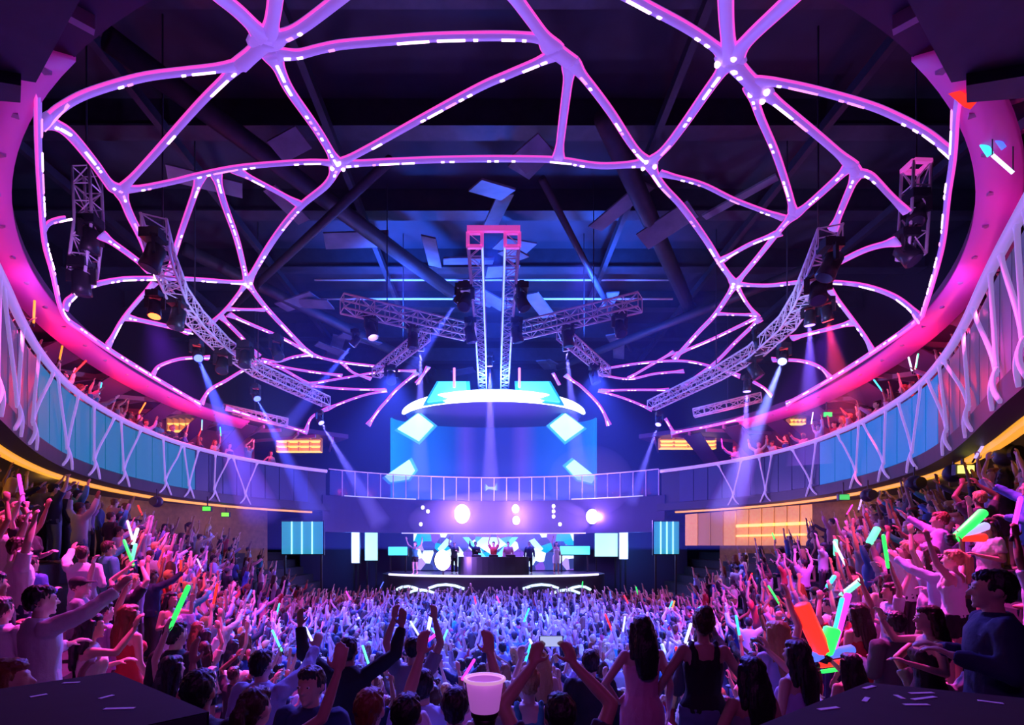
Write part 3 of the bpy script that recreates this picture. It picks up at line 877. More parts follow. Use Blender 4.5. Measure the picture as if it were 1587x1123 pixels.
# cyan led slabs
M_cy = mat('cyan_led', (0.2, 0.9, 1), 0.5, emit=(0.06, 0.80, 1.0), strength=1.5, sample=True)
M_cyw = mat('cyan_white_led', (0.8, 1, 1), 0.5, emit=(0.42, 0.95, 1.0), strength=1.3, sample=True)
M_cyd = mat('cyan_glow_plate', (0.1, 0.5, 0.7), 0.5, emit=(0.01, 0.34, 0.72), strength=0.8)
def slab(corners, D, th, m, name, label):
    pts = [P(x, y, D) for x, y in corners]
    n = len(pts)
    t = Vector((0, th, 0))
    root = thing(name, sum(pts, Vector()) / n, label, 'led panel', 'cyan led slabs above the stage')
    MB().add(pts + [p + t for p in pts], [tuple(range(n)), tuple(reversed(range(n, 2 * n)))] + [((i + 1) % n, i, n + i, n + (i + 1) % n) for i in range(n)]).build('face', m, root)
    c = sum(pts, Vector()) / n
    MB().add([c + (p - c) * 1.22 + t * 1.01 for p in pts] + [c + (p - c) * 1.22 + t * 1.6 for p in pts], [tuple(range(n)), tuple(reversed(range(n, 2 * n)))] + [((i + 1) % n, i, n + i, n + (i + 1) % n) for i in range(n)]).build('rim_glow', M_cyd, root)  # larger dim plate behind the face imitates the glow around the slab
    return root
slab([(616, 664), (648, 640), (671, 658), (648, 682)], 31.9, 0.3, M_cyw, 'led_slab', 'diamond shaped cyan slab under the left horn of the crescent')
slab([(853, 658), (876, 640), (905, 662), (877, 682)], 31.9, 0.3, M_cyw, 'led_slab', 'diamond shaped cyan slab under the right horn of the crescent')
slab([(596, 738), (634, 712), (642, 728), (632, 742), (604, 746)], 31.75, 0.3, M_cyw, 'led_slab', 'tilted cyan slab low at the left of the blue screen')
slab([(878, 722), (890, 712), (923, 738), (918, 748), (896, 742)], 31.75, 0.3, M_cyw, 'led_slab', 'tilted cyan slab low at the right of the blue screen')
slab([(662, 622), (680, 591), (722, 591), (724, 614)], 28.3, 0.25, M_cy, 'led_slab', 'cyan slab standing above the crescent, left of the centre trusses')
slab([(806, 614), (804, 591), (850, 591), (868, 622)], 28.3, 0.25, M_cy, 'led_slab', 'cyan slab standing above the crescent, right of the centre trusses')
slab([(753, 750), (757, 754), (767, 754), (769, 748), (769, 759), (757, 757), (753, 760)], 31.4, 0.1, M_cyw, 'led_slab', 'tiny cyan bow shaped lamp on the balcony over the stage')
for x, nm in ((704, 'left'), (805, 'right')):
    tag(MB().tube([P(x, 570, 28.2), P(x, 600, 28.2)], 0.07, 8).build('light_tube', mat('pink_tube', (1, 0.4, 0.6), .5, emit=(1.0, 0.22, 0.50), strength=1.2)), 'short upright pink light tube on the %s of the centre trusses' % nm, 'light tube', 'pink light tubes')

SZ = 1.15
# white blinder lamps on the band, and their light in the haze
def blinder(px, py, D, r, st, watts, label, col=(0.38, 0.16, 1.0), n=1):
    c = P(px, py, D)
    root = thing('blinder_lamp', c, label, 'stage lamp', 'white stage blinders')
    MB().tube([c + Vector((0, 0.06, 0)), c + Vector((0, 0.35, 0))], [r * 1.15, r * 0.7], 16).build('housing', M_fix, root, True)
    MB().ball(c + Vector((0, 0.05, 0)), (r, 0.1, r * 1.25), 16, 8).build('bulb', mat('blinder_%d' % int(st), (1, 1, 1), .5, emit=(0.95, 0.88, 1.0), strength=st), root, True)
    MB().bar(c + Vector((0, 0.3, 0)), c + (Vector((0, 0.95, 0)) if D > 28 else Vector((0, 0.3, SZ - c.z))), 0.1, 0.1).build('bracket', M_fix, root)
    if watts:
        lamp('blinder_light', 'POINT', c - Vector((0, 0.32, 0)), col, watts, radius=0.2)
blinder(716, 796, 29.9, 0.44, 7, 1500, 'largest white blinder lamp on the dark band over the stage')
blinder(799, 788, 29.9, 0.2, 5, 450, 'upper lamp of the white pair right of the stage centre')
blinder(800, 806, 29.9, 0.2, 5, 450, 'lower lamp of the white pair right of the stage centre')
blinder(918, 800, 29.3, 0.34, 6, 1100, 'white blinder lamp over the right end of the stage')
blinder(686, 868, 26.6, 0.42, 7, 1000, 'white blinder lamp standing on the stage beside the performers')
for k, (x, y) in enumerate(((655, 786), (663, 792), (858, 784), (858, 792), (858, 800), (652, 812), (868, 812))):
    blinder(x, y, 29.8, 0.09, 4, 0, ['small lamp left of the large blinder', 'small lamp beside the large blinder, slightly lower', 'top lamp of the small trio right of the pair', 'middle lamp of the small trio right of the pair', 'bottom lamp of the small trio right of the pair', 'small lamp under the band at the left stage corner', 'small lamp under the band at the right stage corner'][k] + ', glowing white')

# stage platform, lip light and the led wall behind the performers
SZ = 1.15
def stage_out(off, n=40):
    return [((6.2 + off) * math.cos(math.radians(180 + 180 * i / n)), 29.0 + (3.4 + off) * math.sin(math.radians(180 + 180 * i / n))) for i in range(n + 1)]
st_ = thing('stage_platform', (0, 28.5, PIT), 'low curved black stage platform with a white light edge', 'stage')
MB().prism(stage_out(0) + [(6.2, 31.5), (-6.2, 31.5)], PIT, SZ).build('deck', mat('stage_deck', (0.05, 0.05, 0.08), 0.3), st_)
MB().tube([(x, y, SZ + 0.02) for x, y in stage_out(0.03)[6:35]], 0.06, 6).build('edge_light', mat('stage_edge', (1, 1, 1), .5, emit=(0.75, 0.72, 1.0), strength=1.6, sample=True), st_)
for r, z in ((1.8, 0.75), (3.0, 0.45), (4.2, 0.6)):
    for s in (-1, 1):
        pts = [stage_out(0.05)[20 + s * k] for k in range(int(r * 2), int(r * 2) + 5)]
        MB().tube([(x, y, z - 0.05 * (k - 2) ** 2) for k, (x, y) in enumerate(pts)], 0.07, 6).build('front_arc', mat('stage_arc', (1, 1, 1), .5, emit=(0.55, 0.8, 1.0), strength=1.5), st_)
dj = thing('performer_desk', (0, 27.2, SZ), 'curved black performer desk with decks and mixer on the stage', 'desk')
MB().prism([(2.0 * math.cos(math.radians(200 + 140 * i / 16)), 27.9 + 1.1 * math.sin(math.radians(200 + 140 * i / 16))) for i in range(17)] + [(1.9, 27.75), (-1.9, 27.75)], SZ, SZ + 0.95).build('body', M_fix, dj)
for x in (-0.9, 0, 0.9):
    d_ = MB().box((x, 27.4, SZ + 1.0), (0.5, 0.4, 0.1)).build('deck' if x else 'mixer', M_fix, dj)
    MB().lathe((x, 27.4, SZ + 1.05), [(0.16, 0), (0.16, 0.02)], 16).build('platter' if x else 'key_panel', mat('deck_silver', (0.5, 0.5, 0.55), 0.3, 0.8), d_)
wall = thing('led_wall', (0, 31.6, SZ), 'bright cyan and white led wall behind the performers', 'led wall')
random.seed(11)
def led_tile_mat(k):
    """one led tile: a broken geometric picture of cyan, white and violet"""
    m = bpy.data.materials.new('led_tile_%d' % k)
    m.use_nodes = True
    nt = m.node_tree
    b = nt.nodes['Principled BSDF']
    b.inputs['Base Color'].default_value = (0.01, 0.01, 0.02, 1)
    tc = nt.nodes.new('ShaderNodeTexCoord')
    vo = nt.nodes.new('ShaderNodeTexVoronoi')
    vo.inputs['Scale'].default_value = 1.7
    mp = nt.nodes.new('ShaderNodeMapping')
    mp.inputs['Location'].default_value = (3.1, 1.7, 0.4)
    mp.inputs['Rotation'].default_value = (0, 0.7, 0)
    ab = nt.nodes.new('ShaderNodeVectorMath')
    ab.operation = 'ABSOLUTE'
    nt.links.new(tc.outputs['Object'], ab.inputs[0])
    nt.links.new(ab.outputs[0], mp.inputs[0])
    nt.links.new(mp.outputs[0], vo.inputs['Vector'])
    rp = nt.nodes.new('ShaderNodeValToRGB')
    rp.color_ramp.interpolation = 'CONSTANT'
    cs = [(0.0, (0.02, 0.03, 0.16)), (0.3, (0.12, 0.05, 0.45)), (0.45, (0.0, 0.3, 0.7)), (0.56, (0.6, 0.8, 1.0)), (0.66, (0.03, 0.05, 0.3)), (0.85, (0.30, 0.2, 0.85))]
    el = rp.color_ramp.elements
    while len(el) < len(cs):
        el.new(0.5)
    for e, (p, c) in zip(el, cs):
        e.position = p
        e.color = (*c, 1)
    nt.links.new(vo.outputs['Color'], rp.inputs[0])
    nt.links.new(rp.outputs[0], b.inputs['Emission Color'])
    b.inputs['Emission Strength'].default_value = 1.8
    return m
TM = [led_tile_mat(k) for k in range(3)]
wx0, wx1 = -4.9, 4.9
for i in range(12):
    for j in range(2):
        x = wx0 + (wx1 - wx0) * (i + 0.5) / 12
        MB().box((x, 31.6, SZ + 0.62 + 1.17 * j), (0.8, 0.12, 1.15)).build('led_tile', TM[(i + j) % 3], wall)
def flat(px, D, m, nm):
    pts = [P(x, y, D) for x, y in px]
    n = len(pts); t = Vector((0, 0.1, 0))
    return MB().add(pts + [p + t for p in pts], [tuple(range(n)), tuple(reversed(range(n, 2 * n)))] + [((i + 1) % n, i, n + i, n + (i + 1) % n) for i in range(n)]).build(nm, m, wall)
flat([(736, 843), (748, 832), (772, 832), (785, 843), (760, 858)], 31.4, M_cyw, 'chevron')
for s in (-1, 1):
    flat([(760 + s * 34, 832), (760 + s * 43, 832), (760 + s * 14, 866), (760 + s * 4, 866)], 31.42, M_cy, 'chevron')
    flat([(760 + s * 60, 838), (760 + s * 68, 834), (760 + s * 82, 850), (760 + s * 76, 856)], 31.42, M_cyw, 'chevron')
# side panels beside the stage
def light_panel(x0, y0, x1, y1, D, m, label, frame=True):
    a, b = P(x0, y1, D), P(x1, y0, D)
    c = (a + b) / 2
    root = thing('lightbox', (c.x, D, a.z), label, 'light panel', 'light panels beside the stage')
    MB().box(c, (b.x - a.x, 0.06, b.z - a.z)).build('face', m, root)
    MB().box(c + Vector((0, 0.1, 0)), (b.x - a.x + 0.12, 0.12, b.z - a.z + 0.12)).build('backing', M_fix, root)
    for x in (a.x + 0.1, b.x - 0.1):
        MB().box((x, D + 0.12, (a.z + floor_z(c.x, D)) / 2), (0.08, 0.08, a.z - floor_z(c.x, D))).build('post', M_fix, root)
    return root, a, b
M_teal = mat('teal_panel', (0.1, 0.5, 0.6), .5, emit=(0.02, 0.30, 0.42), strength=0.9)
M_white = mat('white_panel', (1, 1, 1), .5, emit=(0.70, 0.88, 1.0), strength=1.25, sample=True)
light_panel(545, 819, 557, 872, 30.6, M_white, 'narrow white upright panel left of the stage')
light_panel(566, 820, 585, 868, 30.8, M_cyw, 'white cyan panel just right of the narrow upright one')
light_panel(602, 847, 631, 860, 30.2, M_cy, 'low cyan bar left of the stage performers')
light_panel(868, 846, 914, 859, 30.2, M_cy, 'low cyan bar right of the stage performers')
light_panel(922, 826, 957, 862, 30.8, M_cyw, 'wide white cyan panel right of the stage')
light_panel(960, 820, 973, 866, 30.6, M_white, 'narrow white upright panel right of the stage')
for x0, x1, nm in ((437, 500, 'left'), (1014, 1052, 'right')):
    r_, a, b = light_panel(x0, 808, x1, 858, 24.7, M_teal, 'teal glazed doorway panel at the far %s of the stage' % nm)
    for k in range(1, 4):
        x = a.x + (b.x - a.x) * k / 4
        MB().box((x, 24.65, (a.z + b.z) / 2), (0.05, 0.05, b.z - a.z)).build('mullion', M_cyw, r_)
M_back = mat('stage_back', (0.04, 0.04, 0.12), 0.6)
struct('wall_stage_back', MB().box((0, 32.1, 1.0), (24, 0.2, 5.0)), M_back)

# gold bars
M_gold = mat('gold_wall', (0.8, 0.45, 0.1), 0.4, emit=(1.0, 0.33, 0.03), strength=0.55, sample=True, noise=0.4, nscale=8)
M_gold2 = mat('gold_strip', (1, 0.6, 0.2), 0.4, emit=(1.0, 0.55, 0.10), strength=1.5)
M_goldd = mat('gold_dim', (0.5, 0.25, 0.08), 0.4, emit=(0.8, 0.28, 0.06), strength=0.3)
gw_ = thing('gold_bar_wall', P(1160, 845, 25.0), 'backlit gold bar wall under the right balcony', 'bar wall')
n = 10
for i in range(n):
    x0, x1 = 1062 + 198 * i / n, 1062 + 198 * (i + 1) / n - 1.5
    D0 = 25.5 - 5.0 * i / n
    D1 = 25.5 - 5.0 * (i + 1) / n
    def q(x, y, D): return P(x, y, D)
    yt0, yt1 = 797 - 16 * i / n, 797 - 16 * (i + 1) / n
    f0 = [q(x0, yt0, D0), q(x1, yt1, D1), q(x1, 845, D1), q(x0, 845, D0)]
    t = Vector((0.08, 0.12, 0))
    MB().add(f0 + [p + t for p in f0], [(3, 2, 1, 0), (4, 5, 6, 7), (1, 0, 4, 5), (2, 1, 5, 6), (3, 2, 6, 7), (0, 3, 7, 4)]).build('panel', M_gold if i not in (1, 2) else M_goldd, gw_)
    if i > 3:
        a_, b_ = q(x0, 818 - 8 * i / n, D0 - 0.1), q(x1, 818 - 8 * (i + 1) / n, D1 - 0.1)
        MB().bar(a_, b_, 0.06, 0.12).build('shelf_light', M_gold2, gw_)
        MB().bar(a_ - Vector((0, 0, 0.45)), b_ - Vector((0, 0, 0.45)), 0.06, 0.08).build('shelf_light', M_gold2, gw_)
for x0, y0, x1, y1, D, lb in ((262, 636, 300, 668, 24.5, 'small gold bar shelf behind the left balcony guests'), (430, 676, 498, 700, 29.0, 'gold bar shelf at the far left balcony corner'), (1022, 678, 1108, 695, 29.0, 'gold bar shelf at the far right balcony corner'), (1222, 641, 1246, 657, 24.5, 'small gold bar shelf behind the right balcony guests')):
    a, b = P(x0, y1, D), P(x1, y0, D)
    root = thing('bar_shelf', ((a.x + b.x) / 2, D, a.z), lb, 'bar shelf', 'gold bar shelves on the balcony')
    MB().box(((a.x + b.x) / 2, D + 0.2, (a.z + b.z) / 2), (b.x - a.x, 0.05, b.z - a.z)).build('back_panel', M_goldd, root)
    for k in range(4):
        z = a.z + (b.z - a.z) * k / 3
        MB().box(((a.x + b.x) / 2, D, z), (b.x - a.x, 0.3, 0.06)).build('shelf', M_gold2, root)
    for k in range(5):
        x = a.x + (b.x - a.x) * k / 4
        MB().box((x, D, (a.z + b.z) / 2), (0.06, 0.3, b.z - a.z)).build('upright', M_goldd, root)

# round black speakers and small signs under the balcony edge
for px, py, D, nm in ((1560, 705, 9.2, 'nearest the right picture edge'), (1478, 733, 11.0, 'second along the right amber cove'), (1417, 749, 12.6, 'third along the right amber cove'), (1345, 767, 15.2, 'fourth along the right amber cove'), (243, 777, 17.6, 'on the left amber cove')):
    c = P(px, py, D)
    root = thing('cove_speaker', c, 'round black speaker hung under the balcony edge, ' + nm, 'speaker', 'round cove speakers')
    MB().ball(c, (0.2, 0.2, 0.2), 14, 8).build('body', M_fix, root, True)
    MB().tube([c + Vector((0, -0.15, 0)), c + Vector((0, -0.21, 0))], [0.15, 0.14], 14).build('grille', M_black, root)
    MB().tube([c + Vector((0, 0, 0.15)), (c.x, c.y, EYE + HB + 0.02)], 0.02, 6).build('bracket', M_fix, root)
for px, py, D, col, lb in ((320, 788, 21, (0.1, 1, 0.05), 'green sign light under the left balcony, the nearer one'), (349, 797, 23, (0.2, 1, 0.05), 'green sign light under the left balcony, the farther one'), (1309, 770, 17, (0.03, 0.5, 0.1), 'green sign light under the right balcony'), (1497, 727, 10.5, (0.9, 0.9, 0.2), 'yellow lamp under the right balcony edge'), (1283, 642, 20, (0.03, 0.9, 0.15), 'green lamp among the right balcony guests')):
    c = P(px, py, D)
    root = thing('sign_light', c, lb, 'sign light', 'coloured sign lights')
    MB().box(c, (0.3, 0.05, 0.16)).build('face', mat('sign_%s' % lb[:12] + str(px), col, .5, emit=col, strength=1.4), root)
    MB().box(c + Vector((0, 0.08, 0)), (0.36, 0.1, 0.22)).build('case', M_fix, root)
    MB().bar(c + Vector((0, .08, 0.1)), c + Vector((0, .08, 0.5)), 0.04, 0.04).build('bracket', M_fix, root)

# balcony lamps (red and magenta), hung under the balcony ceiling
for s in (-1, 1):
    for k, (t, col, wt) in enumerate(((46, MAG, 7), (34, (1, 0.04, 0.3), 26), (20, (1, 0.03, 0.12), 85), (5, (1, 0.02, 0.03), 110), (-10, (1, 0.04, 0.04), 110), (-26, (1, 0.05, 0.2), 80))):
        tt = -t if s > 0 else 180 + t
        p = fas(tt, 0.3, RH - 0.9)
        lamp('balcony_lamp', 'POINT', p, col, wt, radius=0.12)
    for k, t in enumerate((40, 15, -8, -25)):
        tt = -t if s > 0 else 180 + t
        lamp('amber_lamp', 'POINT', fas(tt, 1.6, HB - 0.5), (1, 0.45, 0.06), 22, radius=0.2)

# ------------------------------------------------------------------ haze in the hall
hz = bpy.data.materials.new('theatrical_haze')
hz.use_nodes = True
nt = hz.node_tree
for n_ in list(nt.nodes):
    if n_.type != 'OUTPUT_MATERIAL':
        nt.nodes.remove(n_)
vsn = nt.nodes.new('ShaderNodeVolumeScatter')
vsn.inputs['Density'].default_value = 0.0055
vsn.inputs['Anisotropy'].default_value = 0.0
vsn.inputs['Color'].default_value = (0.42, 0.55, 1.0, 1)  # blue light put into the scatter colour of white haze
nt.links.new(vsn.outputs[0], nt.nodes['Material Output'].inputs['Volume'])
tag(MB().box((0, 21.5, 7.4), (26.0, 21.0, 9.6)).build('haze', hz), 'thin theatrical haze filling the space under the dome', 'haze', kind='stuff')
hb_ = hz.copy()
hb_.name = 'beam_haze_cone'
hb_.node_tree.nodes['Volume Scatter'].inputs['Color'].default_value = (0.75, 0.72, 1.0, 1)  # bluish light put into the haze colour as well
hb_.node_tree.nodes['Volume Scatter'].inputs['Density'].default_value = 0.12
for a_, b_, half, lb in CONES:  # cones of denser haze added so that the lamp beams show
    L_ = (b_ - a_).length
    k_ = math.tan(half)
    tag(MB().tube([a_ + (b_ - a_) * (i / 8) for i in range(9)], [0.06 + k_ * L_ * i / 8 for i in range(9)], 20).build('beam_haze_cone', hb_, None, True), 'added haze cone for the ' + lb.split(' lamp')[0] + ' lamp' + lb.split(' lamp')[1], 'haze', kind='stuff')
hs = hz.copy()
hs.name = 'stage_smoke'
hs.node_tree.nodes['Volume Scatter'].inputs['Color'].default_value = (0.9, 0.85, 1.0, 1)
hs.node_tree.nodes['Volume Scatter'].inputs['Density'].default_value = 0.07
tag(MB().ball(P(915, 745, 27.2), (2.3, 0.9, 1.9), 20, 12).build('smoke', hs, None, True), 'pale smoke cloud drifting at the right side of the stage', 'smoke', kind='stuff')
h2 = hz.copy()  # haze ball added around the blinders to give them a halo
h2.name = 'blinder_glow_haze'
h2.node_tree.nodes['Volume Scatter'].inputs['Color'].default_value = (0.9, 0.85, 1.0, 1)
h2.node_tree.nodes['Volume Scatter'].inputs['Density'].default_value = 0.10
tag(MB().ball((0.3, 29.2, 4.1), (5.2, 1.1, 1.7), 24, 14).build('blinder_glow_haze', h2, None, True), 'added haze ball giving the blinders over the stage their glow', 'haze', kind='stuff')
# red light strip on the edge of the right soffit
tag(MB().bar(P(1461, 126, 6.9), P(1504, 162, 6.6), 0.12, 0.08).build('edge_strip_light', mat('red_strip', (1, 0.1, 0.05), .5, emit=(1.0, 0.03, 0.01), strength=1.2)), 'short red light strip at the top of the right dome rim', 'light strip')

# ------------------------------------------------------------------ people: one continuous body each, clothes and hair as parts
def evaluated(mb, voxel, smooth_it, tris, name, rough=None):
    me = mb.mesh(name)
    ob = bpy.data.objects.new(name, me)
    C.objects.link(ob)
    r = ob.modifiers.new('r', 'REMESH'); r.mode = 'VOXEL'; r.voxel_size = voxel; r.use_smooth_shade = True
    if smooth_it:
        sm_ = ob.modifiers.new('s', 'SMOOTH'); sm_.factor = 0.5; sm_.iterations = smooth_it
    dg = bpy.context.evaluated_depsgraph_get()
    n = len(ob.evaluated_get(dg).data.polygons) * 2
    if n > tris:
        d = ob.modifiers.new('d', 'DECIMATE'); d.ratio = tris / n
        dg = bpy.context.evaluated_depsgraph_get()
    out = bpy.data.meshes.new_from_object(ob.evaluated_get(dg))
    out.name = name
    bpy.data.objects.remove(ob)
    bpy.data.meshes.remove(me)
    if rough:
        from mathutils import noise as nz_
        nr = [v.normal.copy() for v in out.vertices]
        ax, ay, az, amp = rough
        for v, n_ in zip(out.vertices, nr):
            v.co += n_ * amp * nz_.noise(Vector((v.co.x * ax, v.co.y * ay, v.co.z * az)))
    out.polygons.foreach_set('use_smooth', [True] * len(out.polygons))
    out.materials.clear()
    out.materials.append(None)
    return out

def limb(mb, pts, rs, n=12, ends=True):
    """tapered limb through joints, with round joints"""
    for i in range(len(pts) - 1):
        mb.tube([pts[i], pts[i + 1]], [rs[i], rs[i + 1]], n)
    for i in range(len(pts)):
        if ends or 0 < i < len(pts) - 1:
            mb.ball(pts[i], rs[i], n, 8)

def loft(mb, rings, n=18):
    """stacked elliptic rings (z, rx, ry, y0) as a closed body"""
    rows = [[(rx * math.cos(2 * PI * k / n), y0 + ry * math.sin(2 * PI * k / n), z) for k in range(n)] for z, rx, ry, y0 in rings]
    mb.strip(rows, True)

TORSO_M = [(0.84, .14, .10, 0), (0.90, .168, .118, -.005), (0.98, .172, .12, -.005), (1.08, .155, .108, 0), (1.18, .160, .11, .005), (1.28, .178, .12, .005), (1.38, .190, .118, 0), (1.44, .165, .092, -.005), (1.48, .09, .07, -.005)]
TORSO_F = [(0.82, .145, .105, 0), (0.89, .178, .125, -.008), (0.97, .175, .122, -.008), (1.08, .128, .095, 0), (1.18, .132, .10, .005), (1.28, .150, .118, .012), (1.38, .160, .105, 0), (1.44, .145, .085, -.005), (1.48, .08, .065, -.005)]
def hand(mb, wr, d, n, s, curl):
    """palm, four unequal bent fingers and a thumb; d along the forearm, n out of the palm, s towards the thumb"""
    R = Matrix((s, n, d)).transposed()
    mb.ball(wr + d * 0.055, (0.042, 0.018, 0.058), 10, 6, R)
    for i, ln in enumerate((.078, .086, .08, .062)):
        b = wr + d * (0.095 - 0.006 * abs(i - 1.3)) + s * (0.031 - 0.0205 * i)
        d1 = (d + n * curl * 0.7 + s * (0.10 - 0.07 * i)).normalized()
        d2 = (d + n * (curl * 2.4 + 0.15)).normalized()
        m = b + d1 * ln * 0.52
        limb(mb, [b - d * 0.02, m, m + d2 * ln * 0.48], [0.0105, 0.0098, 0.0085], 6)
    b = wr + d * 0.03 + s * 0.034
    m = b + (d * 0.55 + s * 0.75 + n * 0.25).normalized() * 0.038
    limb(mb, [b, m, m + (d * 0.9 + s * 0.25 + n * (0.3 + curl * 0.5)).normalized() * 0.032], [0.014, 0.0115, 0.0095], 6)

ARMS = {   # elbow, wrist (right side; the left is mirrored), hand direction, curl
    'up': ((.29, .03, 1.70), (.22, .10, 1.94), (-.1, .1, 1), 0.35), 'wide': ((.42, .03, 1.60), (.47, .08, 1.85), (.1, .15, 1), 0.2), 'down': ((.26, -.03, 1.16), (.27, .07, .92), (0, .25, -1), 0.3),
    'bent': ((.25, -.02, 1.17), (.15, .23, 1.24), (-.35, .8, .35), 0.7), 'phone': ((.25, .18, 1.40), (.10, .34, 1.60), (-.15, .25, 1), 0.6), 'hip': ((.38, -.10, 1.20), (.215, .02, 1.02), (-.7, .6, -.3), 0.5),
    'point': ((.27, .22, 1.54), (.25, .44, 1.70), (0, .6, .8), 0.15), 'over': ((.31, .08, 1.68), (.12, .20, 1.88), (-.3, .3, 1), 0.6), 'side': ((.33, -.02, 1.18), (.36, .14, .97), (.1, .6, -.8), 0.4), 'fist': ((.30, .06, 1.66), (.25, .12, 1.92), (0, .1, 1), 1.3)}
def make_person(pose, sex, top, bottom, hair, lean=0.0):
    fem = sex == 'f'
    sx = 0.158 if fem else 0.178
    T = TORSO_F if fem else TORSO_M
    k = 0.86 if fem else 1.0
    b = MB()
    loft(b, T)
    if fem:
        for s in (-1, 1): b.ball((s * .072, .085, 1.30), (.06, .05, .058), 10, 6)
    limb(b, [Vector((0, -.012, 1.44)), Vector((0, .008, 1.56))], [.058 * k, .052 * k])
    b.ball((0, .0, 1.655), (.076, .097, .105), 16, 12)                                  # skull
    b.ball((0, .048, 1.585), (.052, .052, .062), 14, 10)                                # jaw
    b.ball((0, .068, 1.625), (.058, .036, .06), 12, 8)                                  # face
    limb(b, [Vector((0, .098, 1.655)), Vector((0, .120, 1.618))], [.010, .0155], 8)     # nose
    b.ball((0, .095, 1.675), (.05, .012, .010), 10, 6)                                  # brow
    b.ball((0, .098, 1.583), (.023, .013, .006), 8, 6); b.ball((0, .097, 1.572), (.02, .013, .007), 8, 6)   # lips
    b.ball((0, .087, 1.541), (.022, .02, .017), 8, 6)                                   # chin
    for s in (-1, 1):
        b.ball((s * .078, -.004, 1.63), (.011, .022, .033), 8, 6)                       # ears
    info = {'hands': {}}
    arms = []
    for s, nm in ((1, pose[0]), (-1, pose[1])):
        e, w_, hd, cu = ARMS[nm]
        sh = Vector((s * sx, -.005, 1.425))
        el = Vector((s * (e[0] - (.02 if fem else 0)), e[1], e[2])); wr = Vector((s * w_[0], w_[1], w_[2]))
        limb(b, [sh, (sh + el) / 2, el, el.lerp(wr, 0.35), wr], [.052 * k, .046 * k, .039 * k, .040 * k, .027 * k])
        d = Vector((s * hd[0], hd[1], hd[2])).normalized()
        n = Vector((-s * 0.4, 1.0, 0.0)) if nm not in ('down', 'side') else Vector((-s, 0.2, 0))
        n = (n - d * n.dot(d)).normalized()
        sd = d.cross(n) if (d.cross(n)).x * s < 0 else n.cross(d)
        hand(b, wr, d, n, sd.normalized(), cu)
        arms.append((s, sh, el, wr))
        info['hands'][s] = wr + d * 0.08 + n * 0.03
    legs = []
    for s in (-1, 1):
        hp_, kn, an = Vector((s * .088, 0, .90)), Vector((s * .105, .02, .50)), Vector((s * .115, -.02, .09))
        limb(b, [hp_, hp_.lerp(kn, .5), kn, kn.lerp(an, .3), an], [.088, .074, .056, .056, .036])
        b.ball((s * .122, .055, .04), (.042, .125, .04), 12, 6)
        legs.append((s, hp_, kn, an))
    info['body'] = evaluated(b, 0.0095, 3, 9000, 'person')
    parts = []
    # ---- clothes
    def grow(T, g, z0=None, z1=None):
        out = [(z, rx + g, ry + g, y0) for z, rx, ry, y0 in T if (z0 is None or z >= z0) and (z1 is None or z <= z1)]
        return out
    t = MB()
    if top in ('tee', 'shirt', 'blazer'):
        g = {'tee': .016, 'shirt': .02, 'blazer': .022}[top]
        T2 = grow(T, g)
        loft(t, [(0.80 if top == 'blazer' else 0.86, T2[1][1] + .004, T2[1][2] + .004, -.005)] + T2[1:])
        if fem:
            for s in (-1, 1): t.ball((s * .072, .085, 1.30), (.06 + g, .05 + g, .058 + g), 10, 6)
        for s, sh, el, wr in arms:
            if top == 'tee':
                m = sh.lerp(el, 0.62)
                limb(t, [sh, m], [.056 * k + g + .006, .05 * k + g + .006], 14, False); t.ball(sh, .056 * k + g + .004, 14, 8)
            else:
                e2 = wr + (el - wr).normalized() * 0.01
                limb(t, [sh, sh.lerp(el, .5), el, e2], [.056 * k + g, .05 * k + g, .042 * k + g, .032 + g * .8], 14, False); t.ball(sh, .056 * k + g, 14, 8)
        if top != 'tee':   # collar
            t.tube([(0, -.012, 1.45), (0, -.008, 1.505)], [.085 * k + .01, .066 * k + .012], 14)
    elif top == 'tank':
        T2 = [(z, rx + .012, ry + .012, y0) for z, rx, ry, y0 in T if .95 <= z <= 1.3]
        loft(t, [(0.93, T2[0][1], T2[0][2], T2[0][3])] + T2 + [(1.35, T2[-1][1] - .02, T2[-1][2], .005)])
        for s in (-1, 1):
            if fem: t.ball((s * .072, .085, 1.30), (.068, .058, .066), 10, 6)
            limb(t, [Vector((s * .085, -.09, 1.30)), Vector((s * .085, -.075, 1.42)), Vector((s * .095, -.01, 1.475)), Vector((s * .085, .075, 1.42)), Vector((s * .08, .10, 1.32))], [.03, .028, .026, .026, .03], 8)
        if fem: t.ball((0, -.075, 1.33), (.07, .03, .09), 10, 6)
    elif top == 'dress':
        T2 = grow(T, .012, .95, 1.3)
        loft(t, [(0.58, .195, .165, 0), (0.62, .192, .160, 0), (0.78, .195, .145, -.004), (0.89, .195, .142, -.008)] + T2 + [(1.35, T2[-1][1] - .012, T2[-1][2] - .005, .005)])
        for s in (-1, 1):
            t.ball((s * .072, .085, 1.30), (.068, .058, .066), 10, 6)
            limb(t, [Vector((s * .08, -.085, 1.32)), Vector((s * .09, -.015, 1.472)), Vector((s * .08, .10, 1.33))], [.014, .014, .014], 8)
    if t.v:
        parts.append(({'tee': 't_shirt', 'shirt': 'shirt', 'blazer': 'jacket', 'tank': 'tank_top', 'dress': 'dress'}[top], evaluated(t, 0.012, 2, 4200, 'top', (22, 22, 13, 0.012)), 'top'))
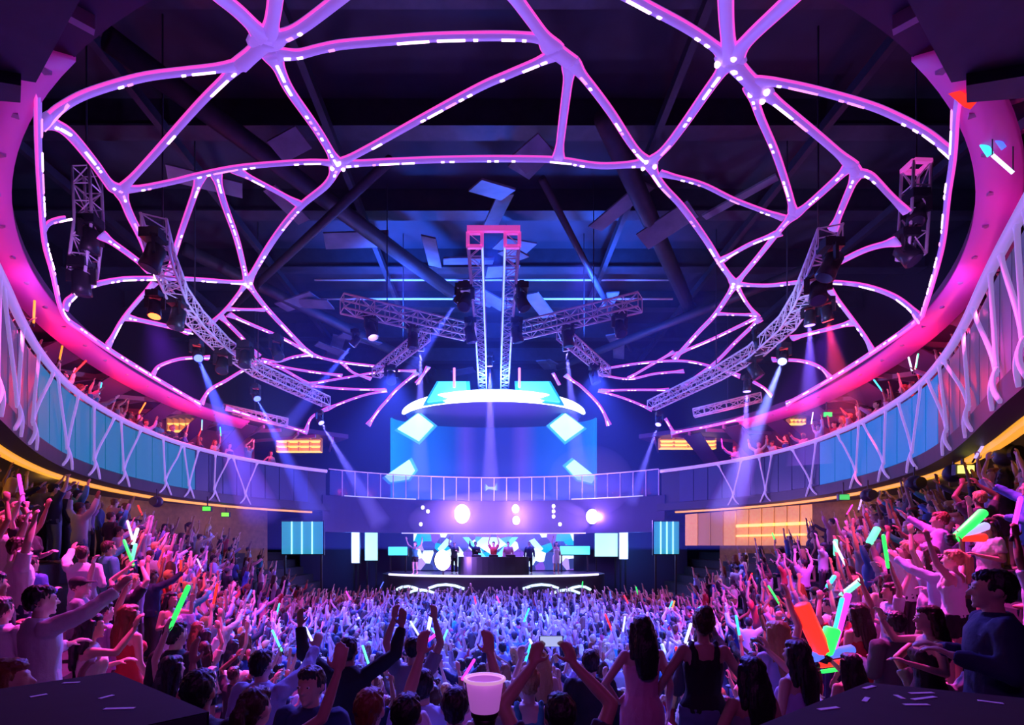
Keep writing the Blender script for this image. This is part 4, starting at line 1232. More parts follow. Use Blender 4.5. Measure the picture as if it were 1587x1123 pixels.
    if bottom:
        t = MB()
        g = .016
        loft(t, [(z, rx + g, ry + g, y0) for z, rx, ry, y0 in T if z <= 0.99] )
        for s, hp_, kn, an in legs:
            if bottom == 'trousers':
                limb(t, [hp_, hp_.lerp(kn, .5), kn, an + Vector((0, 0, -.02))], [.1, .09, .075, .068], 14, False); t.ball(hp_, .1, 12, 8)
            else:
                limb(t, [hp_, hp_.lerp(kn, .55)], [.104, .1], 14, False); t.ball(hp_, .102, 12, 8)
        parts.append((bottom, evaluated(t, 0.014, 2, 2600, 'bottom', (20, 20, 9, 0.010)), 'bottom'))
    h = MB()
    kc = 0.90 if hair == 'cap' else 1.0
    h.ball((0, -.018, 1.672 - (.012 if kc < 1 else 0)), (.085 * (kc + .05 if kc < 1 else 1), .098 * kc, .100 * kc), 16, 12)
    if kc == 1: h.ball((0, .030, 1.722), (.068, .070, .045), 14, 8)
    if hair == 'short':
        h.ball((0, -.062, 1.615), (.066, .045, .055), 12, 8)
    elif hair == 'long':
        h.ball((0, -.07, 1.60), (.088, .052, .10), 14, 10)
        loft(h, [(1.24, .05, .02, -.135), (1.28, .085, .032, -.132), (1.42, .105, .042, -.12), (1.54, .098, .052, -.09), (1.62, .085, .05, -.06)])
        for s in (-1, 1):
            limb(h, [Vector((s * .078, .01, 1.68)), Vector((s * .092, -.02, 1.56)), Vector((s * .10, -.06, 1.42))], [.03, .034, .03], 8)
    elif hair == 'bun':
        h.ball((0, -.06, 1.615), (.066, .045, .055), 12, 8)
        h.ball((0, -.085, 1.745), (.055, .05, .05), 12, 8)
    elif hair == 'pony':
        h.ball((0, -.06, 1.62), (.066, .045, .055), 12, 8)
        limb(h, [Vector((0, -.10, 1.70)), Vector((0, -.15, 1.65)), Vector((0, -.155, 1.50)), Vector((0, -.14, 1.36))], [.03, .04, .042, .018], 10)
    parts.append(('hair', evaluated(h, 0.008, 2, 4200, 'hair', (75, 75, 16, 0.012)), 'hair'))
    if hair == 'cap':
        c_ = MB()
        c_.ball((0, -.012, 1.69), (.092, .106, .088), 16, 10)
        c_.ball((0, .12, 1.70), (.07, .075, .012), 14, 6)
        parts.append(('cap', evaluated(c_, 0.010, 1, 1200, 'cap'), 'bottom'))
    info['parts'] = parts
    info['pose'] = pose
    info['sex'], info['top'], info['bottom'], info['hair'] = sex, top, bottom, hair
    return info

POSE_TXT = {('up', 'up'): 'arms straight up', ('up', 'down'): 'one arm up', ('point', 'bent'): 'one arm forward', ('down', 'down'): 'arms hanging', ('bent', 'bent'): 'hands held in front', ('down', 'hip'): 'one hand on hip',
            ('side', 'side'): 'arms held out low', ('wide', 'wide'): 'arms spread up', ('over', 'over'): 'hands together overhead', ('phone', 'phone'): 'filming with both hands', ('fist', 'bent'): 'one fist raised', ('point', 'point'): 'both arms forward', ('up', 'bent'): 'one arm up', ('wide', 'down'): 'one arm spread up', ('phone', 'bent'): 'one hand at the face'}
PROTO = {
    'm_cheer': make_person(('up', 'up'), 'm', 'tee', 'trousers', 'short'),
    'm_fist': make_person(('fist', 'bent'), 'm', 'tee', 'trousers', 'cap'),
    'm_reach': make_person(('point', 'bent'), 'm', 'shirt', 'trousers', 'short'),
    'm_stand': make_person(('down', 'down'), 'm', 'shirt', 'trousers', 'short'),
    'm_suit': make_person(('bent', 'bent'), 'm', 'blazer', 'trousers', 'short'),
    'm_film': make_person(('over', 'over'), 'm', 'tee', 'trousers', 'short'),
    'm_wide': make_person(('wide', 'wide'), 'm', 'shirt', 'trousers', 'short'),
    'f_up': make_person(('up', 'down'), 'f', 'dress', None, 'long'),
    'f_hip': make_person(('down', 'hip'), 'f', 'dress', None, 'long'),
    'f_tank': make_person(('side', 'side'), 'f', 'tank', 'shorts', 'bun'),
    'f_wide': make_person(('wide', 'wide'), 'f', 'tank', 'shorts', 'pony'),
    'f_bent': make_person(('phone', 'bent'), 'f', 'dress', None, 'long'),
    'f_reach': make_person(('up', 'bent'), 'f', 'tee', 'shorts', 'long'),
}
SKIN = [mat('skin_%d' % i, c, 0.5, noise=0.08, nscale=14) for i, c in enumerate([(0.72, 0.46, 0.36), (0.60, 0.36, 0.26), (0.42, 0.23, 0.15), (0.24, 0.12, 0.08), (0.80, 0.56, 0.46)])]
HAIR = {'black': mat('hair_black', (0.012, 0.010, 0.012), 0.45, bump=0.3, nscale=60), 'dark brown': mat('hair_brown', (0.05, 0.025, 0.015), 0.45, bump=0.3, nscale=60), 'blond': mat('hair_blond', (0.55, 0.36, 0.14), 0.45, bump=0.3, nscale=60), 'auburn': mat('hair_auburn', (0.22, 0.07, 0.03), 0.45, bump=0.3, nscale=60)}
CLOTH = {n: mat('cloth_' + n.replace(' ', '_'), c, 0.8, bump=0.25, nscale=25) for n, c in {
    'white': (0.82, 0.82, 0.85), 'pale blue': (0.45, 0.58, 0.85), 'black': (0.015, 0.015, 0.02), 'navy': (0.02, 0.03, 0.10), 'grey': (0.30, 0.30, 0.34), 'pink': (0.80, 0.35, 0.50), 'red': (0.55, 0.04, 0.05), 'lilac': (0.55, 0.42, 0.80),
    'charcoal': (0.06, 0.06, 0.07), 'cream': (0.75, 0.66, 0.52), 'teal': (0.05, 0.35, 0.40), 'blue': (0.07, 0.16, 0.55), 'silver': (0.6, 0.6, 0.65), 'denim': (0.14, 0.20, 0.36)}.items()}
def clad(name, me, m, parent):
    o = bpy.data.objects.new(name, me)
    C.objects.link(o)
    o.material_slots[0].link = 'OBJECT'
    o.material_slots[0].material = m
    if parent is not None:
        o.parent = parent
    return o
N_PEOPLE = 0
EVERYONE = []
USED_LABELS = set()
SPOTS = []          # (x, y, z, radius) of everyone placed
def person(kind, loc, rotz, sc=1.0, mirror=False, skin=0, hair='black', top='white', bottom='charcoal', label=None, group=None, eyes=False):
    global N_PEOPLE
    pr = PROTO[kind]
    o = clad('person', pr['body'], SKIN[skin], None)
    for nm, me, role in pr['parts']:
        clad(nm, me, HAIR[hair] if role == 'hair' else CLOTH[top if role == 'top' else bottom], o)
    if eyes:
        for s in (-1, 1):
            e = MB().ball((s * .032, .100, 1.652), (.0135, .009, .0085), 10, 6).build('eye', mat('eye_white', (0.8, 0.8, 0.8), 0.2), o, True)
            MB().ball((s * .032, .1085, 1.652), (.006, .0025, .006), 8, 6).build('iris', mat('iris_dark', (0.02, 0.015, 0.01), 0.2), e, True)
    o.location = loc
    o.rotation_euler = (0, 0, rotz)
    o.scale = (-sc if mirror else sc, sc, sc)
    tag(o, label, 'person', group)
    USED_LABELS.add(label)
    SPOTS.append((loc[0], loc[1], loc[2], 0.24))
    N_PEOPLE += 1
    EVERYONE.append((o, kind))
    return o
def hand_at(o, kind, s):
    h = PROTO[kind]['hands'][s].copy()
    h = Vector((h.x * o.scale.x, h.y * o.scale.y, h.z * o.scale.z))
    h.rotate(Euler((0, 0, o.rotation_euler[2])))
    return Vector(o.location) + h
TOPW = {'tee': 'tee', 'shirt': 'shirt', 'blazer': 'jacket', 'tank': 'tank top', 'dress': 'dress'}
HAIRW = {'short': 'short %s hair', 'long': 'long %s hair', 'bun': '%s bun', 'pony': '%s ponytail', 'cap': 'cap, %s'}

# glow sticks
GLOW = {'white': (0.75, 0.8, 1.0), 'green': (0.03, 1.0, 0.12), 'red': (1.0, 0.03, 0.02), 'cyan': (0.05, 0.85, 1.0), 'magenta': (1.0, 0.05, 0.8), 'blue': (0.08, 0.15, 1.0), 'mint': (0.15, 0.9, 0.5), 'orange': (1.0, 0.30, 0.02), 'lilac': (0.45, 0.35, 1.0)}
def stick_mesh(L, r):
    return MB().tube([(0, 0, -0.05), (0, 0, -0.02), (0, 0, L - .02), (0, 0, L)], [r * .7, r, r, r * .7], 10)
STICK = {}
def stick(at_, d, col, label, L=0.42, r=0.022, st=1.3, group='glowing foam sticks'):
    key = (round(L, 2), round(r, 3))
    if key not in STICK:
        a = stick_mesh(L, r).mesh('tube', None, True); a.materials.append(None)
        b = MB().tube([(0, 0, -0.13), (0, 0, -0.05)], r * 0.75, 8).mesh('grip', None, True); b.materials.append(None)
        STICK[key] = (a, b)
    m = mat('glow_%s_%d' % (col, int(st * 10)), GLOW[col], 0.5, emit=GLOW[col], strength=st)
    o = clad('glow_stick', STICK[key][0], m, None)
    clad('grip', STICK[key][1], M_fix, o)
    o.location = at_
    o.rotation_mode = 'QUATERNION'
    o.rotation_quaternion = Vector(d).to_track_quat('Z', 'Y')
    tag(o, label, 'glow stick', group)
    return o

# ---- the people one can tell apart in the foreground
def fg(kind, px, top_y, D, facing, label, sc=None, **kw):
    """place by head: facing in degrees, 0 = towards the stage, 180 = towards the camera"""
    X = (px - CX) / F * D
    z = EYE + (HZ - top_y) / F * D
    fz = kw.pop('base', None)
    fz = floor_z(X, D) if fz is None else fz
    sc = sc or max(0.9, min(1.10, (z - fz) / 1.775))
    return person(kind, (X, D, fz), math.radians(facing), sc, label=label, **kw)
gF = 'foreground guests'
fg('m_stand', 308, 1028, 3.15, 8, 'person in black shirt seen from behind beside the left black case, short dark hair', top='black', skin=1, group=gF)
fg('m_stand', 573, 1064, 3.1, -6, 'person with short auburn hair and grey shirt at bottom edge left of the bucket', top='grey', hair='auburn', group=gF)
fg('m_suit', 482, 1030, 3.6, 172, 'person in navy jacket facing away from the stage, short dark hair', top='navy', skin=1, eyes=True, group=gF)
ph = fg('m_film', 868, 1072, 2.95, 4, 'person in charcoal tee filming overhead at the bottom edge, right of the ice bucket', top='charcoal', skin=1, group=gF)
BENCH = thing('banquette', (1.35, 4.25, 0), 'low black upholstered banquette two guests stand on right of centre', 'banquette')
MB().box((1.4, 4.3, 0.18), (1.7, 0.62, 0.36)).build('base', M_black, BENCH)
MB().box((1.4, 4.3, 0.40), (1.74, 0.66, 0.08)).build('seat', mat('banquette_vinyl', (0.05, 0.02, 0.04), 0.35), BENCH)
fg('f_hip', 995, 952, 4.3, 4, 'person with long black hair in a pale pink dress standing on the banquette', base=0.44, top='pink', hair='black', skin=0, group=gF)
fg('f_tank', 1090, 940, 4.2, -8, 'person in black tank top and denim shorts, hair in bun, on the banquette', base=0.44, top='black', bottom='denim', hair='dark brown', skin=1, group=gF)
fg('m_suit', 1540, 880, 3.5, 62, 'tall person in a navy jacket standing behind the right black case, seen from the side', top='navy', bottom='black', hair='black', skin=0, eyes=True, group=gF)
fg('m_reach', 62, 905, 4.2, -35, 'person in white long-sleeved shirt reaching forward at the left edge', top='white', skin=0, eyes=True, group=gF)
fg('m_suit', -12, 800, 5.2, -20, 'large dark figure in black jacket at the left picture edge', top='black', bottom='black', skin=2, group=gF)
fg('m_suit', 272, 955, 5.2, -12, 'person in black jacket seen from behind on the left of the dance floor', top='black', bottom='black', skin=0, group=gF)
fg('f_bent', 140, 905, 5.4, -50, 'person in cream dress with long dark hair near the left edge, hand at the face', top='cream', skin=1, group=gF)
fg('f_up', 200, 835, 6.2, -25, 'person in red dress with auburn long hair, arm up under the teal balcony', top='red', hair='auburn', skin=0, mirror=True, group=gF)
fg('m_stand', 160, 790, 6.6, -20, 'person in lilac shirt standing high on the left steps', top='lilac', skin=1, group=gF)
fg('f_up', 1330, 868, 6.4, 20, 'person with long dark hair in red dress, arm raised among coloured sticks', top='red', hair='dark brown', skin=1, group=gF)
fg('f_wide', 1478, 850, 6.2, 30, 'person in white tank top and black shorts, arms spread, below the three-stick fan', top='white', bottom='black', hair='blond', skin=0, group=gF)
fg('m_suit', 1385, 905, 5.6, 10, 'person in charcoal jacket seen from behind, just left of the white tank top', top='charcoal', bottom='black', skin=1, group=gF)
fg('f_bent', 1440, 960, 4.4, 75, 'person with long brown hair in black dress leaning by the right black case', top='black', hair='dark brown', skin=0, eyes=True, group=gF)
fg('f_bent', 1235, 990, 4.6, 25, 'person with bare shoulders in lilac dress left of the right black case', top='lilac', hair='black', skin=0, group=gF)
fg('f_hip', 1165, 1015, 4.0, 10, 'person with very long black hair in grey dress right of the banquette', top='grey', hair='black', skin=1, group=gF)
fg('f_reach', 1205, 950, 5.2, 15, 'person in pale blue tee with long blond hair, arm up, right of the banquette', top='pale blue', hair='blond', skin=4, group=gF)
fg('m_stand', 655, 1035, 3.9, 5, 'person in pale blue shirt from behind, just left of the pink ice bucket', top='pale blue', skin=1, group=gF)
fg('m_stand', 630, 1072, 3.0, -4, 'person in lilac shirt at the bottom edge beside the auburn-haired guest', top='lilac', skin=1, group=gF)
fg('m_cheer', 705, 1062, 3.25, 2, 'person in white tee with arms straight up close behind the pink ice bucket', top='white', skin=0, group=gF)
fg('f_tank', 820, 1030, 4.0, 0, 'person with blond hair in a bun right of the pink ice bucket, teal tank top', top='teal', hair='blond', skin=4, group=gF)
fg('m_stand', 915, 1005, 4.9, 0, 'person in black shirt standing left of the pink dress on the banquette', top='black', skin=0, group=gF)
fg('m_reach', 405, 1005, 4.4, -8, 'person in pale blue long-sleeved shirt reaching forward, left of the navy jacket', top='pale blue', skin=4, group=gF)
fg('m_wide', 540, 985, 4.9, 0, 'person in black long-sleeved shirt with both arms spread up, left of centre', top='black', skin=2, group=gF)
fg('f_wide', 395, 1062, 3.1, -10, 'person in pink tank top, arms spread, at bottom edge left of the navy jacket', top='pink', hair='dark brown', skin=0, group=gF)
fg('f_bent', 10, 1030, 3.3, -60, 'person in red dress at the bottom left corner beside the black case', base=0, sc=1.12, top='red', hair='auburn', skin=0, group=gF)
fg('m_cheer', 640, 985, 5.4, 0, 'person in grey tee with arms straight up, left of centre', top='grey', skin=1, group=gF)

bundle_man = fg('f_bent', 1318, 1010, 4.95, 10, 'person in teal dress holding up the bundle of coloured sticks at right', base=0, top='teal', hair='black', skin=0, group=gF)

# phone held up at the bottom edge
pc = (hand_at(ph, 'm_film', 1) + hand_at(ph, 'm_film', -1)) / 2 + Vector((0, 0.03, 0.06))
phone = thing('smartphone', pc, 'small black smartphone held up in both hands at the bottom edge', 'phone')
MB().box(pc, (0.15, 0.009, 0.072)).build('body', M_fix, phone)
MB().box(pc + Vector((0, -0.006, 0)), (0.138, 0.003, 0.064)).build('screen', mat('phone_screen', (0.6, 0.7, 0.9), .3, emit=(0.5, 0.6, 1.0), strength=0.8), phone)

# ---- black cases with confetti strips in the two near corners
M_case = mat('black_case_vinyl', (0.014, 0.008, 0.02), 0.75, noise=0.3, nscale=9)
M_case.node_tree.nodes['Principled BSDF'].inputs['Specular IOR Level'].default_value = 0.2
M_conf = mat('paper_strip', (0.9, 0.88, 0.95), 0.6)
def case(p1, e1, e2, z, label, strips, corner_label):
    p1, e1, e2 = Vector((*p1, 0)), Vector((*e1, 0)), Vector((*e2, 0))
    root = thing('equipment_case', p1, label, 'case', 'black equipment cases')
    q = [p1, p1 + e1, p1 + e1 + e2, p1 + e2]
    poly = [(v.x, v.y) for v in q]
    area = sum(a[0] * b[1] - b[0] * a[1] for a, b in zip(poly, poly[1:] + poly[:1]))
    if area < 0: poly.reverse()
    MB().prism(poly, 0.0, z - 0.06).build('body', M_case, root)
    c = sum((Vector((*v, 0)) for v in poly), Vector()) / 4
    MB().prism([(c.x + (x - c.x) * 1.015, c.y + (y - c.y) * 1.015) for x, y in poly], z - 0.06, z).build('lid', M_case, root)
    for i in range(4):
        a, b_ = poly[i], poly[(i + 1) % 4]
        MB().bar((a[0], a[1], z - 0.03), (b_[0], b_[1], z - 0.03), 0.03, 0.05).build('edge_trim', mat('case_trim', (0.10, 0.08, 0.16), 0.3, 0.5), root)
    for k, (px, py, ln, ang) in enumerate(strips):
        D = (EYE - z) * F / (py - HZ)
        p = P(px, py, D)
        tag(MB().box((p.x, p.y, z + 0.002), (ln * 1.3, 0.022, 0.003), Matrix.Rotation(ang, 3, 'Z')).build('paper_strip', M_conf), 'white paper strip on the %s, %s' % (corner_label, ['far end', 'second from its far edge', 'middle', 'right of the middle', 'upper of the close pair', 'lower of the close pair', 'near its front edge', 'at its right end'][k]), 'paper strip', 'paper strips on the cases')
case((-2.25, 3.05), (0.95, -0.72), (-0.9, -0.95), 1.95, 'black equipment case with paper strips in the bottom left corner', [(110, 1058, 0.06, .2), (60, 1078, 0.05, .9), (185, 1098, 0.10, .1), (165, 1080, 0.05, 1.2)], 'bottom left case')
case((2.05, 2.82), (-0.95, -0.68), (1.2, -0.62), 1.95, 'black equipment case with many paper strips in the bottom right corner', [(1347, 1065, 0.08, .5), (1342, 1084, 0.07, .8), (1394, 1080, 0.05, 1.4), (1428, 1074, 0.10, .1), (1432, 1082, 0.12, .3), (1420, 1092, 0.09, 0), (1284, 1098, 0.09, .3), (1535, 1088, 0.07, -.6)], 'bottom right case')

# ---- pink ice bucket on a black pedestal
D = 2.5
bx, bz = (751 - CX) / F * D, EYE + (HZ - 1101) / F * D
ped = thing('pedestal', (bx, D, 0), 'slim black pedestal under the pink ice bucket', 'pedestal')
MB().lathe((bx, D, 0), [(0.16, 0), (0.16, 0.03), (0.055, 0.06), (0.05, bz - 0.06), (0.06, bz - 0.03)], 20).build('post', M_black, ped, True)
MB().lathe((bx, D, bz - 0.03), [(0.06, 0), (0.066, 0.01), (0.066, 0.03)], 20).build('tray', M_black, ped)
bk = thing('ice_bucket', (bx, D, bz), 'glowing pink plastic ice bucket on the pedestal at the bottom centre', 'bucket')
M_bk = mat('bucket_pink', (0.8, 0.45, 0.9), 0.35, emit=(0.55, 0.14, 0.72), strength=0.5)
MB().lathe((bx, D, bz), [(0.066, 0), (0.07, 0.005), (0.092, 0.15), (0.086, 0.15), (0.064, 0.012)], 28).build('body', M_bk, bk, True)
MB().tube([(bx + 0.095 * math.cos(2 * PI * k / 28), D + 0.095 * math.sin(2 * PI * k / 28), bz + 0.155) for k in range(28)], 0.009, 8, True).build('rim', mat('bucket_rim', (1, 0.7, 0.9), 0.3, emit=(0.95, 0.45, 0.85), strength=0.6), bk, True)
SPOTS += [(bx, D, 0, 0.2), (-2.3, 2.3, 0, 1.1), (2.3, 2.2, 0, 1.1), (1.4, 4.3, 0, 0.5), (0.8, 4.3, 0, .3), (2.0, 4.3, 0, .3)]

# ---- performers on the stage
gS = 'performers on the stage'
for k, (kind, x, y, rz, top, lb) in enumerate((('m_cheer', 0.0, 28.2, 180, 'red', 'performer in red tee with both arms up behind the desk'), ('m_stand', 0.8, 28.3, 180, 'pink', 'performer in pink shirt behind the right end of the desk'), ('m_reach', -1.0, 28.4, 175, 'black', 'performer in black shirt behind the left end of the desk'),
        ('f_wide', -4.2, 27.6, 160, 'teal', 'dancer in teal tank top at the left end of the stage'), ('f_up', 3.4, 28.0, 190, 'white', 'dancer in white dress at the right end of the stage'), ('m_stand', 2.0, 28.9, 180, 'navy', 'helper in navy shirt at the back of the stage, right'), ('m_fist', -2.2, 28.9, 180, 'charcoal', 'helper in charcoal tee and cap at the back of the stage'))):
    person(kind, (x, y, SZ), math.radians(rz), 1.0, top=top, skin=k % 3, bottom='black', label=lb, group=gS)

# ---- balcony guests
random.seed(31)
TOPC = ['white', 'pale blue', 'black', 'navy', 'grey', 'pink', 'red', 'lilac', 'charcoal', 'cream', 'teal', 'blue', 'silver']
kinds = list(PROTO)
def free_label(make, tries=300):
    for _ in range(tries):
        kw, lb = make()
        if lb not in USED_LABELS:
            return kw, lb
    return kw, lb
def rnd_person(where):
    def mk():
        kind = random.choices(kinds, [7, 5, 8, 4, 3, 5, 5, 7, 2, 2, 5, 4, 7])[0]
        pr = PROTO[kind]
        top = random.choice(TOPC)
        hair = random.choices(list(HAIR), [5, 4, 2, 1.5])[0]
        bot = random.choice(['black', 'charcoal', 'denim', 'navy'])
        lb = 'person in %s %s, %s, %s, %s' % (top, TOPW[pr['top']], HAIRW[pr['hair']] % hair, POSE_TXT[pr['pose']], where)
        if len(lb.replace(',', ' ').split()) > 16:
            lb = 'person in %s %s, %s, %s' % (top, TOPW[pr['top']], POSE_TXT[pr['pose']], where)
        return dict(kind=kind, top=top, hair=hair, bottom=bot, skin=random.choice([0, 0, 1, 1, 2, 3, 4])), lb
    return free_label(mk)
held = []
for side, ts in (('left', [t for t in range(0, 46, 2)] + [-4, -8, -12, -16, -20, -24, -30]), ('right', [t for t in range(0, 46, 2)] + [-4, -8, -12, -16, -20, -26])):
    for t in ts:
        t = t + random.uniform(-0.7, 0.7)
        tt = 180 + t if side == 'left' else -t
        p = fas(tt, 0.62 + random.uniform(0, 0.15), HB + BF)
        if not (-40 < proj(p)[0] < 1630):
            continue
        where = '%s-side balcony' % ('teal' if side == 'left' else 'blue')
        kw, lb = rnd_person(where)
        kind = kw.pop('kind')
        inward = math.atan2(-(0 - p.x), (22 - p.y)) + random.uniform(-0.4, 0.4)
        o = person(kind, p, inward, random.uniform(0.92, 1.03), random.random() < 0.5, label=lb, group='guests on the balcony', **kw)
        if random.random() < 0.45 and PROTO[kind]['pose'][0] in ('up', 'wide', 'fist', 'point', 'over'):
            held.append((o, kind, 'balcony', lb))

# ---- the crowd on the floor and on the steps
cand = []
y = 3.0
row = 0
while y < 25.2:
    dx = 0.58
    x = -13.5 + (row % 2) * dx / 2
    while x < 13.5:
        X, Y = x + random.uniform(-0.13, 0.13), y + random.uniform(-0.13, 0.13)
        px = CX + X / Y * F
        fz = floor_z(X, Y)
        on_edge = any(abs(abs(X) - tier_x(n, Y)) < 0.10 for n in range(TIERS)) or abs(Y - PIT_D) < 0.3
        if fz == PIT and Y < 7.4: on_edge = True
        inside = abs(X) < 12.6 and (abs(X) < 11 or rho2(X, Y) < 1.25)
        stage = Y > 24.9 - 0.0 and abs(X) < 6.4 or (abs(X) < 6.4 and ((X / 6.5) ** 2 + ((Y - 29.0) / 3.9) ** 2 < 1))
        if Y > 19.5 and X > 9.0 + (25.5 - Y) * 0.62: inside = False
        if Y > 24.2 and abs(X) > 8.8: inside = False
        if -30 < px < 1617 and inside and not stage and not on_edge:
            cand.append((X, Y, fz))
        x += dx
    y += 0.56 if y < 9 else 0.62
    row += 1
placed = []
for X, Y, fz in cand:
    if all((X - sx_) ** 2 + (Y - sy) ** 2 > (0.22 + r) ** 2 * (1.25 if abs(fz - sz) < 1 else 0) for sx_, sy, sz, r in SPOTS):
        if Y < 4.6 and abs(X) > 2.4:
            continue
        if Y < 5.8 and fz == 0 and random.random() < 0.55:
            continue
        placed.append((X, Y, fz))
placed.sort(key=lambda q: q[0] ** 2 + q[1] ** 2)
room_left = 300 - N_PEOPLE
def where_of(X, Y, fz):
    sd = 'left' if X < 0 else 'right'
    if fz > 1.3: return 'upper %s-side steps' % ('teal' if X < 0 else 'blue')
    if fz > 0 or (fz > PIT and Y > PIT_D): return 'lower %s steps' % sd
    if Y < 5: return 'front, %s of bucket' % sd
    if Y < 7.5: return 'midway, %s floor' % ('left' if X < -1 else 'right' if X > 1 else 'middle')
    return 'deep in %s crowd' % ('left' if X < -1.5 else 'right' if X > 1.5 else 'middle')
for X, Y, fz in placed[:room_left]:
    kw, lb = rnd_person(where_of(X, Y, fz))
    kind = kw.pop('kind')
    rz = math.atan2(X - 0, 30 - Y) + random.gauss(0, 0.35)
    if fz > 0 and random.random() < 0.25:
        rz += random.choice((-1, 1)) * 0.9
    o = person(kind, (X, Y, fz), rz, random.uniform(0.91, 1.05), random.random() < 0.5, label=lb, group='crowd on the dance floor and steps', **kw)
    if PROTO[kind]['pose'][0] in ('up', 'wide', 'fist', 'point', 'over') and random.random() < 0.16:
        held.append((o, kind, 'crowd', lb))

# the rest of the crowd, too many and too small to part: one mesh, clothes coloured per face
import numpy as np
LOW = {}
def low(kind):
    if kind in LOW:
        return LOW[kind]
    pr = PROTO[kind]
    out = []
    for nm, me, role in [('body', pr['body'], 'skin')] + pr['parts']:
        ob = bpy.data.objects.new('tmp', me)
        C.objects.link(ob)
        d = ob.modifiers.new('d', 'DECIMATE')
        d.ratio = {'skin': 0.075, 'top': 0.07, 'bottom': 0.06, 'hair': 0.05}[role]
        dg = bpy.context.evaluated_depsgraph_get()
        m2 = bpy.data.meshes.new_from_object(ob.evaluated_get(dg))
        m2.calc_loop_triangles()
        v = np.empty(len(m2.vertices) * 3, dtype=np.float32); m2.vertices.foreach_get('co', v)
        tri = np.empty(len(m2.loop_triangles) * 3, dtype=np.int32); m2.loop_triangles.foreach_get('vertices', tri)
        out.append((v.reshape(-1, 3), tri.reshape(-1, 3), role))
        bpy.data.objects.remove(ob); bpy.data.meshes.remove(m2)
    LOW[kind] = out
    return out
ROLE_COL = {'skin': [tuple(m.node_tree.nodes['Principled BSDF'].inputs['Base Color'].default_value)[:3] for m in SKIN]}
CLC = {n: tuple(m.node_tree.nodes['Principled BSDF'].inputs['Base Color'].default_value)[:3] for n, m in CLOTH.items()}
HRC = {n: tuple(m.node_tree.nodes['Principled BSDF'].inputs['Base Color'].default_value)[:3] for n, m in HAIR.items()}
AV, AT, AC, base = [], [], [], 0
far_sticks = []
for X, Y, fz in placed[room_left:]:
    kind = random.choices(kinds, [9, 6, 9, 2, 1, 6, 7, 8, 1, 1, 7, 3, 8])[0]
    rz = math.atan2(X, 30 - Y) + random.gauss(0, 0.35)
    sc = random.uniform(0.91, 1.05)
    mir = random.choice((-1, 1))
    c, s = math.cos(rz), math.sin(rz)
    cols = {'skin': random.choice(ROLE_COL['skin']), 'top': CLC[random.choice(TOPC)], 'bottom': CLC[random.choice(['black', 'charcoal', 'denim'])], 'hair': HRC[random.choices(list(HRC), [5, 4, 2, 1])[0]]}
    for v, tri, role in low(kind):
        q = v * np.array([mir * sc, sc, sc], dtype=np.float32)
        w2 = np.stack([q[:, 0] * c - q[:, 1] * s + X, q[:, 0] * s + q[:, 1] * c + Y, q[:, 2] + fz], 1)
        AV.append(w2)
        AT.append((tri if mir > 0 else tri[:, ::-1]) + base)
        AC.append(np.tile(np.array([*cols[role], 1.0], dtype=np.float32), (len(v), 1)))
        base += len(v)
    if PROTO[kind]['pose'][0] in ('up', 'wide', 'fist', 'over') and random.random() < 0.045:
        h = PROTO[kind]['hands'][1]
        q = Vector((h.x * mir * sc, h.y * sc, h.z * sc)); q.rotate(Euler((0, 0, rz)))
        far_sticks.append(Vector((X, Y, fz)) + q)
V = np.concatenate(AV); T_ = np.concatenate(AT).astype(np.int32); K_ = np.concatenate(AC)
me = bpy.data.meshes.new('distant_crowd')
me.vertices.add(len(V)); me.vertices.foreach_set('co', V.ravel())
me.loops.add(len(T_) * 3); me.loops.foreach_set('vertex_index', T_.ravel())
me.polygons.add(len(T_)); me.polygons.foreach_set('loop_start', np.arange(0, len(T_) * 3, 3, dtype=np.int32))
me.update(calc_edges=True)
me.polygons.foreach_set('use_smooth', [True] * len(T_))
at_ = me.color_attributes.new('own_colour', 'FLOAT_COLOR', 'POINT')
at_.data.foreach_set('color', K_.ravel())
cm = bpy.data.materials.new('crowd_clothes_and_skin')
cm.use_nodes = True
an_ = cm.node_tree.nodes.new('ShaderNodeVertexColor'); an_.layer_name = 'own_colour'
cm.node_tree.links.new(an_.outputs[0], cm.node_tree.nodes['Principled BSDF'].inputs['Base Color'])
cm.node_tree.nodes['Principled BSDF'].inputs['Roughness'].default_value = 0.65
me.materials.append(cm)
dc = bpy.data.objects.new('distant_crowd', me)
C.objects.link(dc)
tag(dc, 'dense far crowd of small figures with raised arms before the stage', 'crowd', kind='stuff')
print('PEOPLE', N_PEOPLE, 'rest', len(placed) - room_left, 'tris', len(T_))

# ---- glow sticks in hands
cols = ['white', 'white', 'green', 'red', 'cyan', 'lilac', 'mint', 'magenta', 'white', 'orange']
used_st = set()
for o, kind, zone, lb in held:
    p = hand_at(o, kind, 1)
    d = Vector((random.uniform(-.6, .6), random.uniform(-.3, .4), 1)).normalized()
    bits = lb.replace('person in ', '').split(',')
    for _ in range(40):
        c = random.choice(cols)
        l2 = '%s glow stick held by guest in %s, %s' % (c, bits[0], bits[-1].strip())
        if l2 not in used_st: break
    used_st.add(l2)
    stick(p, d, c, l2, st=1.4)
MARKS = [(430, 'left of the teal doorway'), (510, 'before the left teal doorway'), (590, 'before the white upright panels'), (680, 'before the left end of the stage'), (770, 'before the performer desk'), (870, 'right of the performer desk'), (980, 'before the right white panels'), (1060, 'before the right teal doorway'), (1260, 'before the gold bar wall'), (2000, 'right of the gold bar wall')]
